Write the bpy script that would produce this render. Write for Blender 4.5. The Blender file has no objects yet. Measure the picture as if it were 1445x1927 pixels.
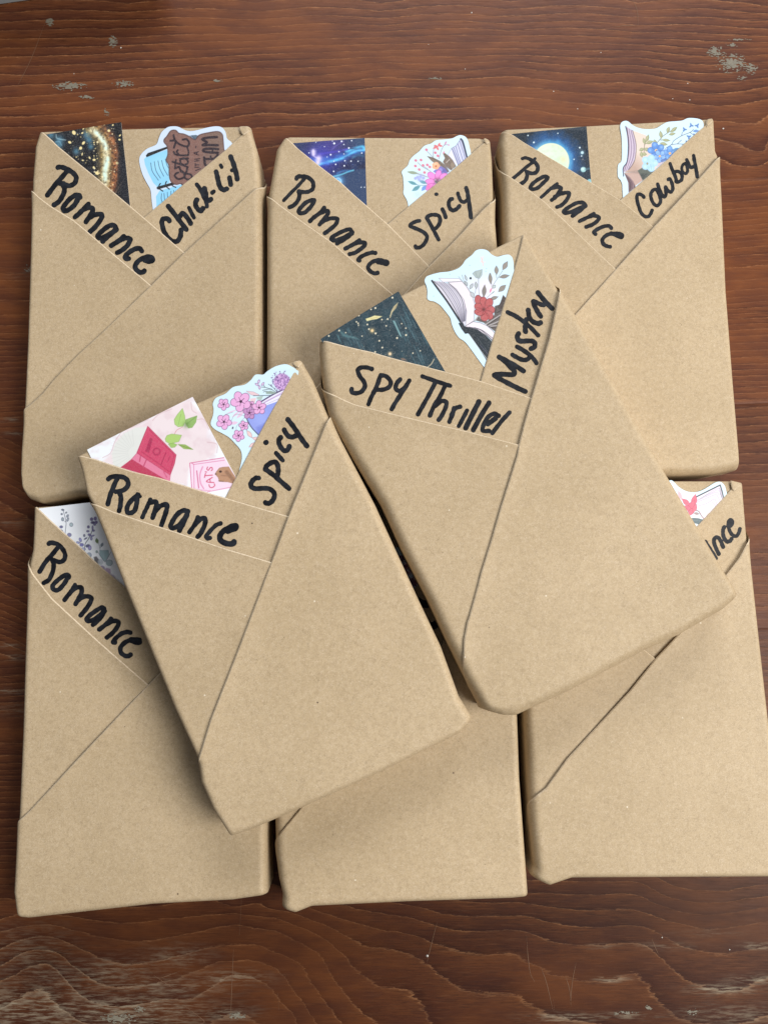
import bpy, math, random
import numpy as np
# ------------------------------------------------------------------ camera, world, lights
sc = bpy.context.scene
COL = sc.collection
W_, H_ = 1445.0, 1927.0           # the photograph's own pixel grid, used to lay things out on real planes
FPX = 1450.0
TILT = math.radians(5.3)
ZC = 0.462
CAM = np.array([0.0, -ZC*math.tan(TILT), ZC])
cd = bpy.data.cameras.new("camera"); cam = bpy.data.objects.new("camera", cd); COL.objects.link(cam)
cam.location = CAM; cam.rotation_euler = (TILT, 0, 0)
cd.sensor_fit = 'VERTICAL'; cd.sensor_height = 24.0; cd.lens = FPX/H_*24.0
cd.clip_start = 0.02; cd.clip_end = 20
sc.camera = cam
w = bpy.data.worlds.new("World"); sc.world = w; w.use_nodes = True
wb = w.node_tree.nodes["Background"]
wb.inputs[0].default_value = (0.92, 0.95, 1.0, 1); wb.inputs[1].default_value = 0.13
def area(name, loc, aim, sx, sy, power, col):
    l = bpy.data.lights.new(name, 'AREA'); l.shape = 'RECTANGLE'; l.size = sx; l.size_y = sy
    l.energy = power; l.color = col
    o = bpy.data.objects.new(name, l); COL.objects.link(o); o.location = loc
    d = np.array(aim)-np.array(loc)
    from mathutils import Vector
    o.rotation_euler = Vector(d).to_track_quat('-Z', 'Y').to_euler()
    return o
area("window_light", (1.10, -0.30, 1.25), (0.0, 0.0, 0.0), 0.9, 1.0, 30.0, (1.0, 0.975, 0.925))
area("far_fill_light", (0.35, 2.3, 1.55), (0.0, 0.0, 0.0), 1.7, 0.9, 52.0, (0.95, 0.97, 1.0))  # fill lamp added on the far side to brighten fold edges facing it
sc.view_settings.view_transform = 'Standard'; sc.view_settings.look = 'None'
sc.view_settings.exposure = 0.13; sc.view_settings.gamma = 1.0
rng = random.Random(7); nrg = np.random.RandomState(11)

# ------------------------------------------------------------------ helpers
def at(p, z):
    """photo pixel(s) -> world XY on the horizontal plane z"""
    p = np.atleast_2d(np.asarray(p, float))
    xr = (p[:, 0]-W_/2)/FPX; yr = -(p[:, 1]-H_/2)/FPX
    ct, st = math.cos(TILT), math.sin(TILT)
    dx = xr; dy = yr*ct+st; dz = yr*st-ct
    k = (z-CAM[2])/dz
    return np.stack([CAM[0]+dx*k, CAM[1]+dy*k], 1)
def srgb(c):
    c = np.asarray(c, float)/255.0
    return np.where(c <= 0.04045, c/12.92, ((c+0.055)/1.055)**2.4)
def tag(o, label=None, cat=None, group=None, kind=None):
    if label: o['label'] = label
    if cat: o['category'] = cat
    if group: o['group'] = group
    if kind: o['kind'] = kind
    return o
def empty(name, loc):
    o = bpy.data.objects.new(name, None); o.empty_display_size = 0.02; COL.objects.link(o); o.location = loc
    return o
def mesh_obj(name, V, polys, mat, parent=None, smooth=True, cols=None, attrs=None, flat=None, loc=None, rim=None):
    """V (n,3) world coords; polys: list of (m,k) int arrays; flat: list of bools per poly array"""
    org = np.array(parent.matrix_basis.translation if parent is not None and parent.parent is None else (ROOT_OF.get(parent.name) if parent is not None else (0, 0, 0)), float)
    if loc is not None: org = np.array(loc, float)
    me = bpy.data.meshes.new(name)
    V = np.asarray(V, float)-org
    loops = []; starts = []; tot = 0; sm = []
    for k, P in enumerate(polys):
        P = np.asarray(P, int)
        if len(P) == 0: continue
        n, m = P.shape
        loops.append(P.ravel()); starts.append(tot+np.arange(n)*m); tot += n*m
        sm.append(np.full(n, bool(smooth and not (flat and flat[k]))))
    loops = np.concatenate(loops).astype(np.int32); starts = np.concatenate(starts).astype(np.int32); sm = np.concatenate(sm)
    me.vertices.add(len(V)); me.vertices.foreach_set("co", V.astype(np.float32).ravel())
    me.loops.add(len(loops)); me.loops.foreach_set("vertex_index", loops)
    me.polygons.add(len(starts)); me.polygons.foreach_set("loop_start", starts)
    me.polygons.foreach_set("use_smooth", sm)
    me.update(calc_edges=True); me.validate()
    if cols is not None:
        a = me.color_attributes.new("print", 'FLOAT_COLOR', 'POINT')
        c4 = np.ones((len(V), 4), np.float32); c4[:, :3] = cols; a.data.foreach_set("color", c4.ravel())
    if attrs:
        for nm, arr in attrs.items():
            a = me.attributes.new(nm, 'FLOAT', 'POINT'); a.data.foreach_set("value", np.asarray(arr, np.float32))
    if mat: me.materials.append(mat)
    if rim is not None:
        me.materials.append(rim); mi = np.zeros(len(starts), np.int32); mi[-len(polys[-1]):] = 1; me.polygons.foreach_set('material_index', mi)
    o = bpy.data.objects.new(name, me); COL.objects.link(o)
    if loc is not None and parent is None: o.location = loc
    if parent is not None:
        o.parent = parent; ROOT_OF[o.name] = org
    return o
ROOT_OF = {}
def march(F):
    """filled marching squares of F<0 -> (grid coords (n,2) as (col,row)), tri/quad/penta polys, contour segments"""
    ny, nx = F.shape; ins = F < 0
    gid = -np.ones((ny, nx), int); gi, gj = np.nonzero(ins); n = len(gi); gid[gi, gj] = np.arange(n)
    pts = [np.stack([gj, gi], 1).astype(float)]
    hx = -np.ones((ny, nx-1), int); m = ins[:, :-1] != ins[:, 1:]; i, j = np.nonzero(m)
    f = F[i, j]/(F[i, j]-F[i, j+1]); f = np.clip(f, .02, .98); hx[i, j] = n+np.arange(len(i)); n += len(i); pts.append(np.stack([j+f, i], 1))
    vy = -np.ones((ny-1, nx), int); m = ins[:-1] != ins[1:]; i, j = np.nonzero(m)
    f = F[i, j]/(F[i, j]-F[i+1, j]); f = np.clip(f, .02, .98); vy[i, j] = n+np.arange(len(i)); n += len(i); pts.append(np.stack([j, i+f], 1))
    C = np.stack([gid[:-1, :-1], gid[:-1, 1:], gid[1:, 1:], gid[1:, :-1]], -1)
    E = np.stack([hx[:-1], vy[:, 1:], hx[1:], vy[:, :-1]], -1)
    A = np.concatenate([C, E], -1).reshape(-1, 8)
    B = np.stack([ins[:-1, :-1], ins[:-1, 1:], ins[1:, 1:], ins[1:, :-1]], -1).reshape(-1, 4).astype(int)
    code = B@np.array([1, 2, 4, 8])
    polys = {3: [], 4: [], 5: []}; segs = []
    for c in range(1, 16):
        sel = A[code == c]
        if len(sel) == 0: continue
        b = [(c >> k) & 1 for k in range(4)]
        if c == 5: lists = [[0, 4, 7], [2, 6, 5]]
        elif c == 10: lists = [[1, 5, 4], [3, 7, 6]]
        else:
            L = []
            for k in range(4):
                if b[k]: L.append(k)
                if b[k] != b[(k+1) % 4]: L.append(4+k)
            lists = [L]
        for L in lists:
            polys[len(L)].append(sel[:, L])
            for q in range(len(L)):
                a, d = L[q], L[(q+1) % len(L)]
                if a >= 4 and d >= 4: segs.append(sel[:, [a, d]])
    out = [np.concatenate(v) for v in polys.values() if v]
    segs = np.concatenate(segs) if segs else np.zeros((0, 2), int)
    return np.concatenate(pts), out, segs
def seg_dist(P, A, B):
    d = B-A; L = max(float(d@d), 1e-18)
    t = np.clip(((P-A)@d)/L, 0, 1)
    return np.hypot(*(P-A-t[:, None]*d).T), t
def poly_sdf(P, poly):
    poly = np.asarray(poly, float); n = len(poly); dm = np.full(len(P), 1e9); inside = np.zeros(len(P), bool)
    for k in range(n):
        A = poly[k]; B = poly[(k+1) % n]
        d, _ = seg_dist(P, A, B); dm = np.minimum(dm, d)
        if A[1] != B[1]:
            c = ((A[1] > P[:, 1]) != (B[1] > P[:, 1])) & (P[:, 0] < (B[0]-A[0])*(P[:, 1]-A[1])/(B[1]-A[1])+A[0])
            inside ^= c
    return np.where(inside, -dm, dm)
def line_dist(P, pts):
    dm = np.full(len(P), 1e9)
    for a, b in zip(pts[:-1], pts[1:]):
        dm = np.minimum(dm, seg_dist(P, np.asarray(a, float), np.asarray(b, float))[0])
    return dm
def smooth_line(pts, n=6):
    """Catmull-Rom through pts"""
    p = np.asarray(pts, float)
    if len(p) < 3: return p
    q = np.vstack([2*p[0]-p[1], p, 2*p[-1]-p[-2]]); out = []
    for i in range(1, len(q)-2):
        for t in np.linspace(0, 1, n, endpoint=False):
            a, b, c, d = q[i-1], q[i], q[i+1], q[i+2]
            out.append(.5*((2*b)+(-a+c)*t+(2*a-5*b+4*c-d)*t*t+(-a+3*b-3*c+d)*t**3))
    out.append(p[-1]); return np.array(out)
def vnoise(P, sc_, seed=0, octv=3):
    """value noise, P (n,2)"""
    r = np.random.RandomState(seed); out = np.zeros(len(P)); amp = 1.; tot = 0
    for o in range(octv):
        g = r.rand(64, 64); q = P*sc_*2**o; i = np.floor(q).astype(int); f = q-i; f = f*f*(3-2*f)
        a = g[i[:, 1] % 64, i[:, 0] % 64]; b = g[i[:, 1] % 64, (i[:, 0]+1) % 64]
        c = g[(i[:, 1]+1) % 64, i[:, 0] % 64]; d = g[(i[:, 1]+1) % 64, (i[:, 0]+1) % 64]
        out += amp*((a*(1-f[:, 0])+b*f[:, 0])*(1-f[:, 1])+(c*(1-f[:, 0])+d*f[:, 0])*f[:, 1]); tot += amp; amp *= .5
    return out/tot
def flip_up(V, polys):
    """make the faces of a sheet look up"""
    s = 0.
    for P in polys:
        a = V[P[:, 1]]-V[P[:, 0]]; b = V[P[:, 2]]-V[P[:, 0]]
        s += np.cross(a, b)[:, 2].sum()
    return ([P[:, ::-1] for P in polys], True) if s < 0 else (polys, False)

# ------------------------------------------------------------------ materials
def new_mat(name):
    m = bpy.data.materials.new(name); m.use_nodes = True
    nt = m.node_tree; return m, nt, nt.nodes["Principled BSDF"]
def N(nt, typ, **kw):
    n = nt.nodes.new(typ)
    for k, v in kw.items(): setattr(n, k, v)
    return n
def mathn(nt, op, a, b=None, c=None, clamp=False):
    n = nt.nodes.new('ShaderNodeMath'); n.operation = op; n.use_clamp = clamp
    for k, v in enumerate((a, b, c)):
        if v is None: continue
        if isinstance(v, (int, float)): n.inputs[k].default_value = v
        else: nt.links.new(v, n.inputs[k])
    return n.outputs[0]
def mixc(nt, fac, a, b, mode='MIX'):
    n = nt.nodes.new('ShaderNodeMix'); n.data_type = 'RGBA'; n.blend_type = mode
    for k, v in ((0, fac), (6, a), (7, b)):
        if isinstance(v, (int, float)): n.inputs[k].default_value = v
        elif isinstance(v, tuple): n.inputs[k].default_value = v if len(v) == 4 else v+(1,)
        else: nt.links.new(v, n.inputs[k])
    return n.outputs[2]
def noise(nt, vec, scale, detail=2., rough=.5, dist=0., out=0):
    n = nt.nodes.new('ShaderNodeTexNoise'); nt.links.new(vec, n.inputs['Vector'])
    n.inputs['Scale'].default_value = scale; n.inputs['Detail'].default_value = detail
    n.inputs['Roughness'].default_value = rough; n.inputs['Distortion'].default_value = dist
    return n.outputs[out]
def rampf(nt, v, lo, hi, a=0., b=1.):
    n = nt.nodes.new('ShaderNodeMapRange'); n.interpolation_type = 'SMOOTHSTEP'
    nt.links.new(v, n.inputs[0]); n.inputs[1].default_value = lo; n.inputs[2].default_value = hi
    n.inputs[3].default_value = a; n.inputs[4].default_value = b; return n.outputs[0]
def obj_vec(nt):
    tc = nt.nodes.new('ShaderNodeTexCoord'); oi = nt.nodes.new('ShaderNodeObjectInfo')
    k = mathn(nt, 'MULTIPLY', oi.outputs['Random'], 7.3)
    cb = nt.nodes.new('ShaderNodeCombineXYZ'); nt.links.new(k, cb.inputs[0]); nt.links.new(k, cb.inputs[1]); nt.links.new(k, cb.inputs[2])
    ad = nt.nodes.new('ShaderNodeVectorMath'); ad.operation = 'ADD'
    nt.links.new(tc.outputs['Object'], ad.inputs[0]); nt.links.new(cb.outputs[0], ad.inputs[1]); return ad.outputs[0]
def kraft(name="kraft_paper", base=(0.491, 0.372, 0.226)):
    m, nt, b = new_mat(name); v = obj_vec(nt)
    big = noise(nt, v, 16, 3, .55)
    c = mixc(nt, rampf(nt, big, .3, .7), tuple(x*.94 for x in base), (base[0]*1.04, base[1]*1.05, base[2]*1.08))
    grain = noise(nt, v, 1050, 4, .72)
    c = mixc(nt, rampf(nt, grain, .40, .66, 0, .42), c, (.325, .232, .138))
    g2 = noise(nt, v, 1700, 3, .65)
    c = mixc(nt, rampf(nt, g2, .52, .72, 0, .38), c, (.66, .555, .41))
    def fibres(scale, mid, wid, a, colr, ss, lo):
        nonlocal c
        f = noise(nt, v, scale, 2.2, .6, 2.4)
        rg = mathn(nt, 'ABSOLUTE', mathn(nt, 'SUBTRACT', f, mid)); sel = rampf(nt, noise(nt, v, ss, 1), lo, lo+.07)
        c = mixc(nt, mathn(nt, 'MULTIPLY', rampf(nt, rg, .0, wid, a, 0), sel), c, colr)
    fibres(330, .50, .016, .75, (.20, .14, .08), 260, .54)
    fibres(620, .48, .024, .75, (.24, .165, .095), 420, .50)
    fibres(410, .47, .015, .7, (.70, .58, .43), 300, .55)
    fibres(760, .52, .026, .65, (.68, .56, .41), 460, .50)
    vo = N(nt, 'ShaderNodeTexVoronoi'); nt.links.new(v, vo.inputs['Vector']); vo.inputs['Scale'].default_value = 95
    sp = rampf(nt, vo.outputs['Distance'], .025, .055, 1, 0)
    sx = N(nt, 'ShaderNodeSeparateColor'); nt.links.new(vo.outputs['Color'], sx.inputs[0])
    c = mixc(nt, mathn(nt, 'MULTIPLY', sp, mathn(nt, 'GREATER_THAN', sx.outputs[0], .80)), c, (.75, .66, .52))
    c = mixc(nt, mathn(nt, 'MULTIPLY', sp, mathn(nt, 'LESS_THAN', sx.outputs[0], .10)), c, (.09, .06, .04))
    oi = nt.nodes.new('ShaderNodeObjectInfo')
    tn = N(nt, 'ShaderNodeCombineColor'); tv_ = mathn(nt, 'MULTIPLY_ADD', oi.outputs['Random'], .07, .965)
    for k in range(3): nt.links.new(tv_, tn.inputs[k])
    c = mixc(nt, 1.0, c, tn.outputs[0], 'MULTIPLY')
    nt.links.new(c, b.inputs['Base Color'])
    b.inputs['Roughness'].default_value = .58; b.inputs['Specular IOR Level'].default_value = .35
    bp = N(nt, 'ShaderNodeBump'); bp.inputs['Strength'].default_value = .30; bp.inputs['Distance'].default_value = .00012
    hh = mathn(nt, 'ADD', grain, mathn(nt, 'MULTIPLY', noise(nt, v, 130, 3), 1.4)); nt.links.new(hh, bp.inputs['Height'])
    b2 = N(nt, 'ShaderNodeBump'); b2.inputs['Strength'].default_value = .85; b2.inputs['Distance'].default_value = .0011
    dents = noise(nt, v, 24, 3, .5, .6); nt.links.new(dents, b2.inputs['Height']); nt.links.new(bp.outputs[0], b2.inputs['Normal'])
    nt.links.new(b2.outputs[0], b.inputs['Normal'])
    return m
def ink():
    m, nt, b = new_mat("marker_ink"); v = obj_vec(nt)
    c = mixc(nt, rampf(nt, noise(nt, v, 260, 3, .6), .35, .7), (.0045, .0055, .009), (.017, .020, .027))
    nt.links.new(c, b.inputs['Base Color']); b.inputs['Roughness'].default_value = .5
    b.inputs['Specular IOR Level'].default_value = .22; return m
def printed(name, rough):
    m, nt, b = new_mat(name); a = N(nt, 'ShaderNodeAttribute'); a.attribute_name = "print"; v = obj_vec(nt)
    c = mixc(nt, rampf(nt, noise(nt, v, 1500, 2), .4, .7, 0, .05), a.outputs['Color'], (.9, .9, .9))
    nt.links.new(c, b.inputs['Base Color']); b.inputs['Roughness'].default_value = rough
    b.inputs['Specular IOR Level'].default_value = .5; return m
def plain(name, col, rough=.5, var=.15, scale=300):
    m, nt, b = new_mat(name); v = obj_vec(nt)
    c = mixc(nt, noise(nt, v, scale, 3), tuple(x*(1-var) for x in col), tuple(min(1, x*(1+var)) for x in col))
    nt.links.new(c, b.inputs['Base Color']); b.inputs['Roughness'].default_value = rough; return m
def wood():
    m, nt, b = new_mat("stained_pine"); tc = N(nt, 'ShaderNodeTexCoord'); v0 = tc.outputs['Object']
    def stretched(sx_, sy_):
        mp = N(nt, 'ShaderNodeMapping'); nt.links.new(v0, mp.inputs[0]); mp.inputs['Scale'].default_value = (sx_, sy_, 1)
        mp.inputs['Rotation'].default_value = (0, 0, 0); return mp.outputs[0]
    ring = N(nt, 'ShaderNodeAttribute'); ring.attribute_name = "ring"
    wear = N(nt, 'ShaderNodeAttribute'); wear.attribute_name = "wear"
    tone = N(nt, 'ShaderNodeAttribute'); tone.attribute_name = "tone"
    amp = N(nt, 'ShaderNodeAttribute'); amp.attribute_name = "soft"
    n0 = noise(nt, stretched(12, 55), 1, 3, .6); n1 = noise(nt, stretched(55, 330), 1, 4, .65); n2 = noise(nt, stretched(260, 1500), 1, 3, .6)
    r = mathn(nt, 'ADD', ring.outputs['Fac'], mathn(nt, 'MULTIPLY', mathn(nt, 'SUBTRACT', n1, .5), .36))
    r = mathn(nt, 'ADD', r, mathn(nt, 'MULTIPLY', mathn(nt, 'SUBTRACT', n0, .5), .34))
    r = mathn(nt, 'ADD', r, mathn(nt, 'MULTIPLY', mathn(nt, 'SUBTRACT', n2, .5), .18))
    fr = mathn(nt, 'FRACT', r)
    cr = N(nt, 'ShaderNodeValToRGB'); nt.links.new(fr, cr.inputs[0]); e = cr.color_ramp.elements
    e[0].position = 0.0; e[0].color = (.20, .088, .037, 1); e[1].position = 1.0; e[1].color = (.064, .0205, .0105, 1)
    for p_, c_ in ((.03, (0.3332, 0.1503, 0.06586)), (.07, (0.1742, 0.06208, 0.02314)), (.25, (0.1375, 0.04559, 0.01736)), (.7, (0.09458, 0.0291, 0.0129)), (.955, (0.04728, 0.01309, 0.006675))):
        q = e.new(p_); q.color = c_+(1,)
    col = cr.outputs[0]
    flatc = (0.1086, 0.03492, 0.01495)
    fade = mathn(nt, 'ADD', amp.outputs['Fac'], rampf(nt, noise(nt, stretched(22, 120), 4.3, 3, .6), .45, .75, 0, .6), clamp=True)
    col = mixc(nt, fade, col, flatc)
    pores = noise(nt, stretched(70, 950), 1, 5, .8)
    col = mixc(nt, rampf(nt, pores, .46, .68, 0, .78), col, (0.03654, 0.01115, 0.006229))
    strk = noise(nt, stretched(30, 640), 2.2, 5, .8)
    col = mixc(nt, rampf(nt, strk, .47, .66, 0, .68), col, (0.04943, 0.01503, 0.007564))
    strk2 = noise(nt, stretched(42, 800), 5.7, 5, .8)
    col = mixc(nt, rampf(nt, strk2, .52, .74, 0, .5), col, (0.215, 0.08245, 0.03204))
    lights = noise(nt, stretched(75, 1500), 1, 3, .6)
    col = mixc(nt, rampf(nt, lights, .50, .76, 0, .55), col, (0.1988, 0.08051, 0.03649))
    hue = noise(nt, stretched(7, 22), 1, 3, .6)
    col = mixc(nt, rampf(nt, hue, .42, .64, 0, .55), col, (0.1805, 0.0582, 0.0178))
    hue2 = noise(nt, stretched(9, 30), 3.1, 3, .6)
    col = mixc(nt, rampf(nt, hue2, .42, .64, 0, .42), col, (0.06448, 0.02037, 0.01335))
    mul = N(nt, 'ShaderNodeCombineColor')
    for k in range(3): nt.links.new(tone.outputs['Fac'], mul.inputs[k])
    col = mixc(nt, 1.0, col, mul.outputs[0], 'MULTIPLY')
    wn = noise(nt, stretched(90, 700), 1, 4, .7)
    lineb = rampf(nt, fr, .0, .14, .65, 0)
    wf = mathn(nt, 'MULTIPLY', wear.outputs['Fac'], mathn(nt, 'ADD', rampf(nt, wn, .42, .66), lineb), clamp=True)
    col = mixc(nt, wf, col, (.255, .205, .145))
    nt.links.new(col, b.inputs['Base Color'])
    rg = rampf(nt, pores, .3, .8, .36, .55)
    nt.links.new(mathn(nt, 'ADD', rg, mathn(nt, 'MULTIPLY', wf, .25)), b.inputs['Roughness'])
    b.inputs['Specular IOR Level'].default_value = .16
    bp = N(nt, 'ShaderNodeBump'); bp.inputs['Strength'].default_value = .25; bp.inputs['Distance'].default_value = .0002
    nt.links.new(mathn(nt, 'SUBTRACT', mathn(nt, 'MULTIPLY', lineb, .6), mathn(nt, 'MULTIPLY', pores, .9)), bp.inputs['Height'])
    nt.links.new(bp.outputs[0], b.inputs['Normal'])
    return m
KRAFT = kraft(); CREASE = kraft("kraft_crease", (.66, .535, .375)); INK = ink(); CARD = printed("glossy_card", .30); STICK = printed("matte_sticker", .42); WOOD = wood()
FLECK = plain("dried_paint", (.185, .165, .125), .7, .35, 900); CRUMB = plain("paper_crumb", (.8, .78, .72), .8)
SCRATCH = plain("bare_scratch", (.19, .10, .055), .7); GREYM = plain("pale_grey_plastic", (.30, .32, .33), .45, .06)
DARKW = plain("dark_underside", (.04, .018, .01), .7)
# ------------------------------------------------------------------ the table
def tps(pts, vals, lam=1e-3):
    P = np.asarray(pts, float)/1000.; n = len(P)
    r = np.hypot(P[:, None, 0]-P[None, :, 0], P[:, None, 1]-P[None, :, 1])
    K = np.where(r > 0, r*r*np.log(np.maximum(r, 1e-9)), 0)+lam*np.eye(n)
    Q = np.hstack([np.ones((n, 1)), P]); A = np.block([[K, Q], [Q.T, np.zeros((3, 3))]])
    c = np.linalg.solve(A, np.concatenate([vals, np.zeros(3)]))
    def f(X):
        X = np.asarray(X, float)/1000.; out = c[n]+X@c[n+1:]
        for k in range(n):
            q = np.hypot(X[:, 0]-P[k, 0], X[:, 1]-P[k, 1]); out += c[k]*np.where(q > 0, q*q*np.log(np.maximum(q, 1e-9)), 0)
        return out
    return f
xs = [0, 240, 480, 720, 960, 1200, 1445]
LINES = [[-20]*7, [10, 8, 7, 7, 5, 8, 12], [24, 22, 20, 20, 15, 18, 25], [40, 37, 35, 33, 28, 30, 38], [58, 54, 52, 50, 45, 48, 55],
 [74, 70, 66, 60, 58, 62, 68], [90, 84, 78, 68, 68, 72, 78], [108, 100, 90, 82, 78, 84, 90], [124, 115, 103, 97, 90, 95, 102],
 [138, 131, 115, 107, 104, 108, 116], [164, 146, 127, 118, 115, 124, 130], [184, 166, 143, 130, 126, 137, 146],
 [203, 190, 161, 145, 144, 157, 163], [220, 203, 178, 163, 162, 175, 186], [240, 218, 190, 185, 182, 206, 216],
 [262, 240, 213, 209, 202, 234, 258], [290, 278, 242, 227, 225, 275, 300], [318, 310, 280, 245, 250, 315, 335], [345, 345, 320, 290, 300, 345, 360]]
tp, tv = [], []
for k, L in enumerate(LINES):
    for x, y in zip(xs, L): tp.append((x, y)); tv.append(k)
for x, y, v in [(1325, 257, 15.0), (1385, 268, 15.0), (1440, 290, 15.0), (1352, 300, 16), (1375, 318, 16.3), (1440, 240, 14.2), (1300, 225, 14.)]:
    tp.append((x, y)); tv.append(v)
top_ring = tps(tp, np.array(tv, float), 2e-4)
bl, br = (0, 1650, 2.007), (720, 1650, 1.993)
BR = [(0, bl, [(885, 90), (1040, 100), (1200, 130), (1400, 190)]), (1, bl, [(885, 60), (1040, 75), (1200, 170), (1400, 270)]),
 (1, bl, [(180, 100), (400, 115), (600, 110)]),
 (2, bl, [(0, 160), (180, 140), (400, 165), (600, 160), (885, 130), (1040, 150), (1200, 220), (1400, 390)]),
 (3, bl, [(0, 210), (180, 178), (400, 230), (600, 235), (885, 183), (1040, 205), (1200, 285), (1260, 375), (1330, 480)]),
 (4, bl, [(0, 270), (180, 228), (400, 310), (600, 315), (885, 253), (1040, 285), (1150, 350), (1250, 500)]),
 (5, bl, [(0, 340), (180, 278), (260, 320), (350, 390), (480, 415), (600, 400), (885, 320), (1040, 345), (1110, 430), (1170, 520)]),
 (6, bl, [(0, 400), (180, 325), (300, 440), (400, 480), (600, 462), (740, 455), (885, 368), (1000, 400), (1050, 450), (1110, 520)]),
 (7, bl, [(0, 500), (180, 445), (300, 540), (740, 560), (885, 508), (960, 545)]),
 (-1, br, [(0, 135), (100, 150), (220, 190), (330, 205), (480, 200), (560, 215), (760, 255), (900, 245), (980, 255), (1080, 340), (1200, 410), (1300, 430), (1440, 380)]),
 (0, br, [(0, 200), (100, 220), (200, 255), (330, 290), (470, 285), (560, 325), (640, 360), (780, 385), (870, 385), (940, 365), (1000, 410), (1060, 500)]),
 (-2, br, [(60, 100), (200, 130), (330, 150), (480, 150), (640, 170), (820, 185), (930, 180), (1000, 195), (1100, 250), (1250, 285), (1440, 255)]),
 (-3, br, [(300, 90), (500, 95), (700, 120), (900, 120), (1000, 140), (1130, 180), (1260, 195), (1440, 170)]),
 (-4, br, [(500, 60), (800, 70), (950, 70), (1050, 110), (1180, 140), (1300, 135), (1440, 115)]),
 (-5, br, [(850, 20), (960, 20), (1050, 70), (1150, 95), (1300, 95), (1440, 70)]),
 (1, br, [(0, 265), (100, 290), (200, 350), (300, 430), (400, 430), (500, 440), (600, 500)]), (2, br, [(0, 410), (80, 420), (150, 480), (190, 550)])]
tp, tv = [], []
for k, (ox, oy, s), pts in BR:
    for x, y in pts: tp.append((ox+x/s, oy+y/s)); tv.append(k)
for x, y, v in [(0, 1690, 1), (0, 1665, 0), (0, 1640, -1), (200, 1640, -1), (500, 1640, -1.2), (1445, 1640, -7)]: tp.append((x, y)); tv.append(v)
bot_ring = tps(tp, np.array(tv, float), 2e-4)
def straight(seed, y0, step, slope, drift=0.0):
    ph = nrg.rand(4)*6
    def f(X):
        x, y = X[:, 0], X[:, 1]
        q = y-y0-slope*(x-700)
        q = q+7*np.sin(x/310+ph[0])+4*np.sin(x/130+y/90+ph[1])
        q = q+drift*np.exp(-((x+60)/170)**2)
        return q/step+.9*np.sin(q/47+ph[2])+.5*np.sin(q/23+ph[3])
    return f
def joint_y(k, x): return 394+424*k-(0.0415)*x          # board seams, measured in the photograph at x = 0 and x = 1445
table = empty("tabletop", (0, 0, 0)); tag(table, kind="structure")
RINGS = [straight(9, -200, 20, -.03), top_ring, straight(1, 400, 13, -.045), straight(2, 830, 19, -.04, 120), straight(3, 1240, 14, -.03), bot_ring, straight(5, 2100, 18, -.04)]
WEARS = [(60, 1900, 160, 45, .8), (230, 1905, 150, 34, .85), (110, 1850, 120, 45, .42), (200, 1830, 90, 26, .5), (300, 1858, 120, 22, .5), (330, 1800, 60, 22, .4), (430, 1840, 70, 14, .5), (60, 1800, 80, 55, .35), (420, 1905, 60, 14, .5),
         (1360, 1862, 55, 9, .95), (1420, 1843, 45, 8, .8), (1425, 1780, 30, 6, .9), (1150, 1843, 28, 5, .8), (1060, 1915, 60, 8, .8), (1170, 1912, 60, 6, .7), (1390, 1910, 90, 20, .5), (1300, 1903, 22, 5, .5), (1130, 1781, 26, 5, .35), (1330, 1757, 60, 6, .25), (1250, 1780, 60, 7, .3),
         (40, 1235, 26, 8, .45), (20, 1215, 20, 4, .7), (15, 1300, 30, 4, .8), (38, 1300, 12, 5, .6), (30, 1335, 30, 10, .35), (30, 520, 20, 5, .18), (55, 512, 10, 9, .3), (20, 790, 20, 3, .7), (30, 815, 20, 3, .6), (30, 985, 40, 8, .2), (12, 980, 14, 4, .5)]
def lerp(a, b, t): return a+(b-a)*t
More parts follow.
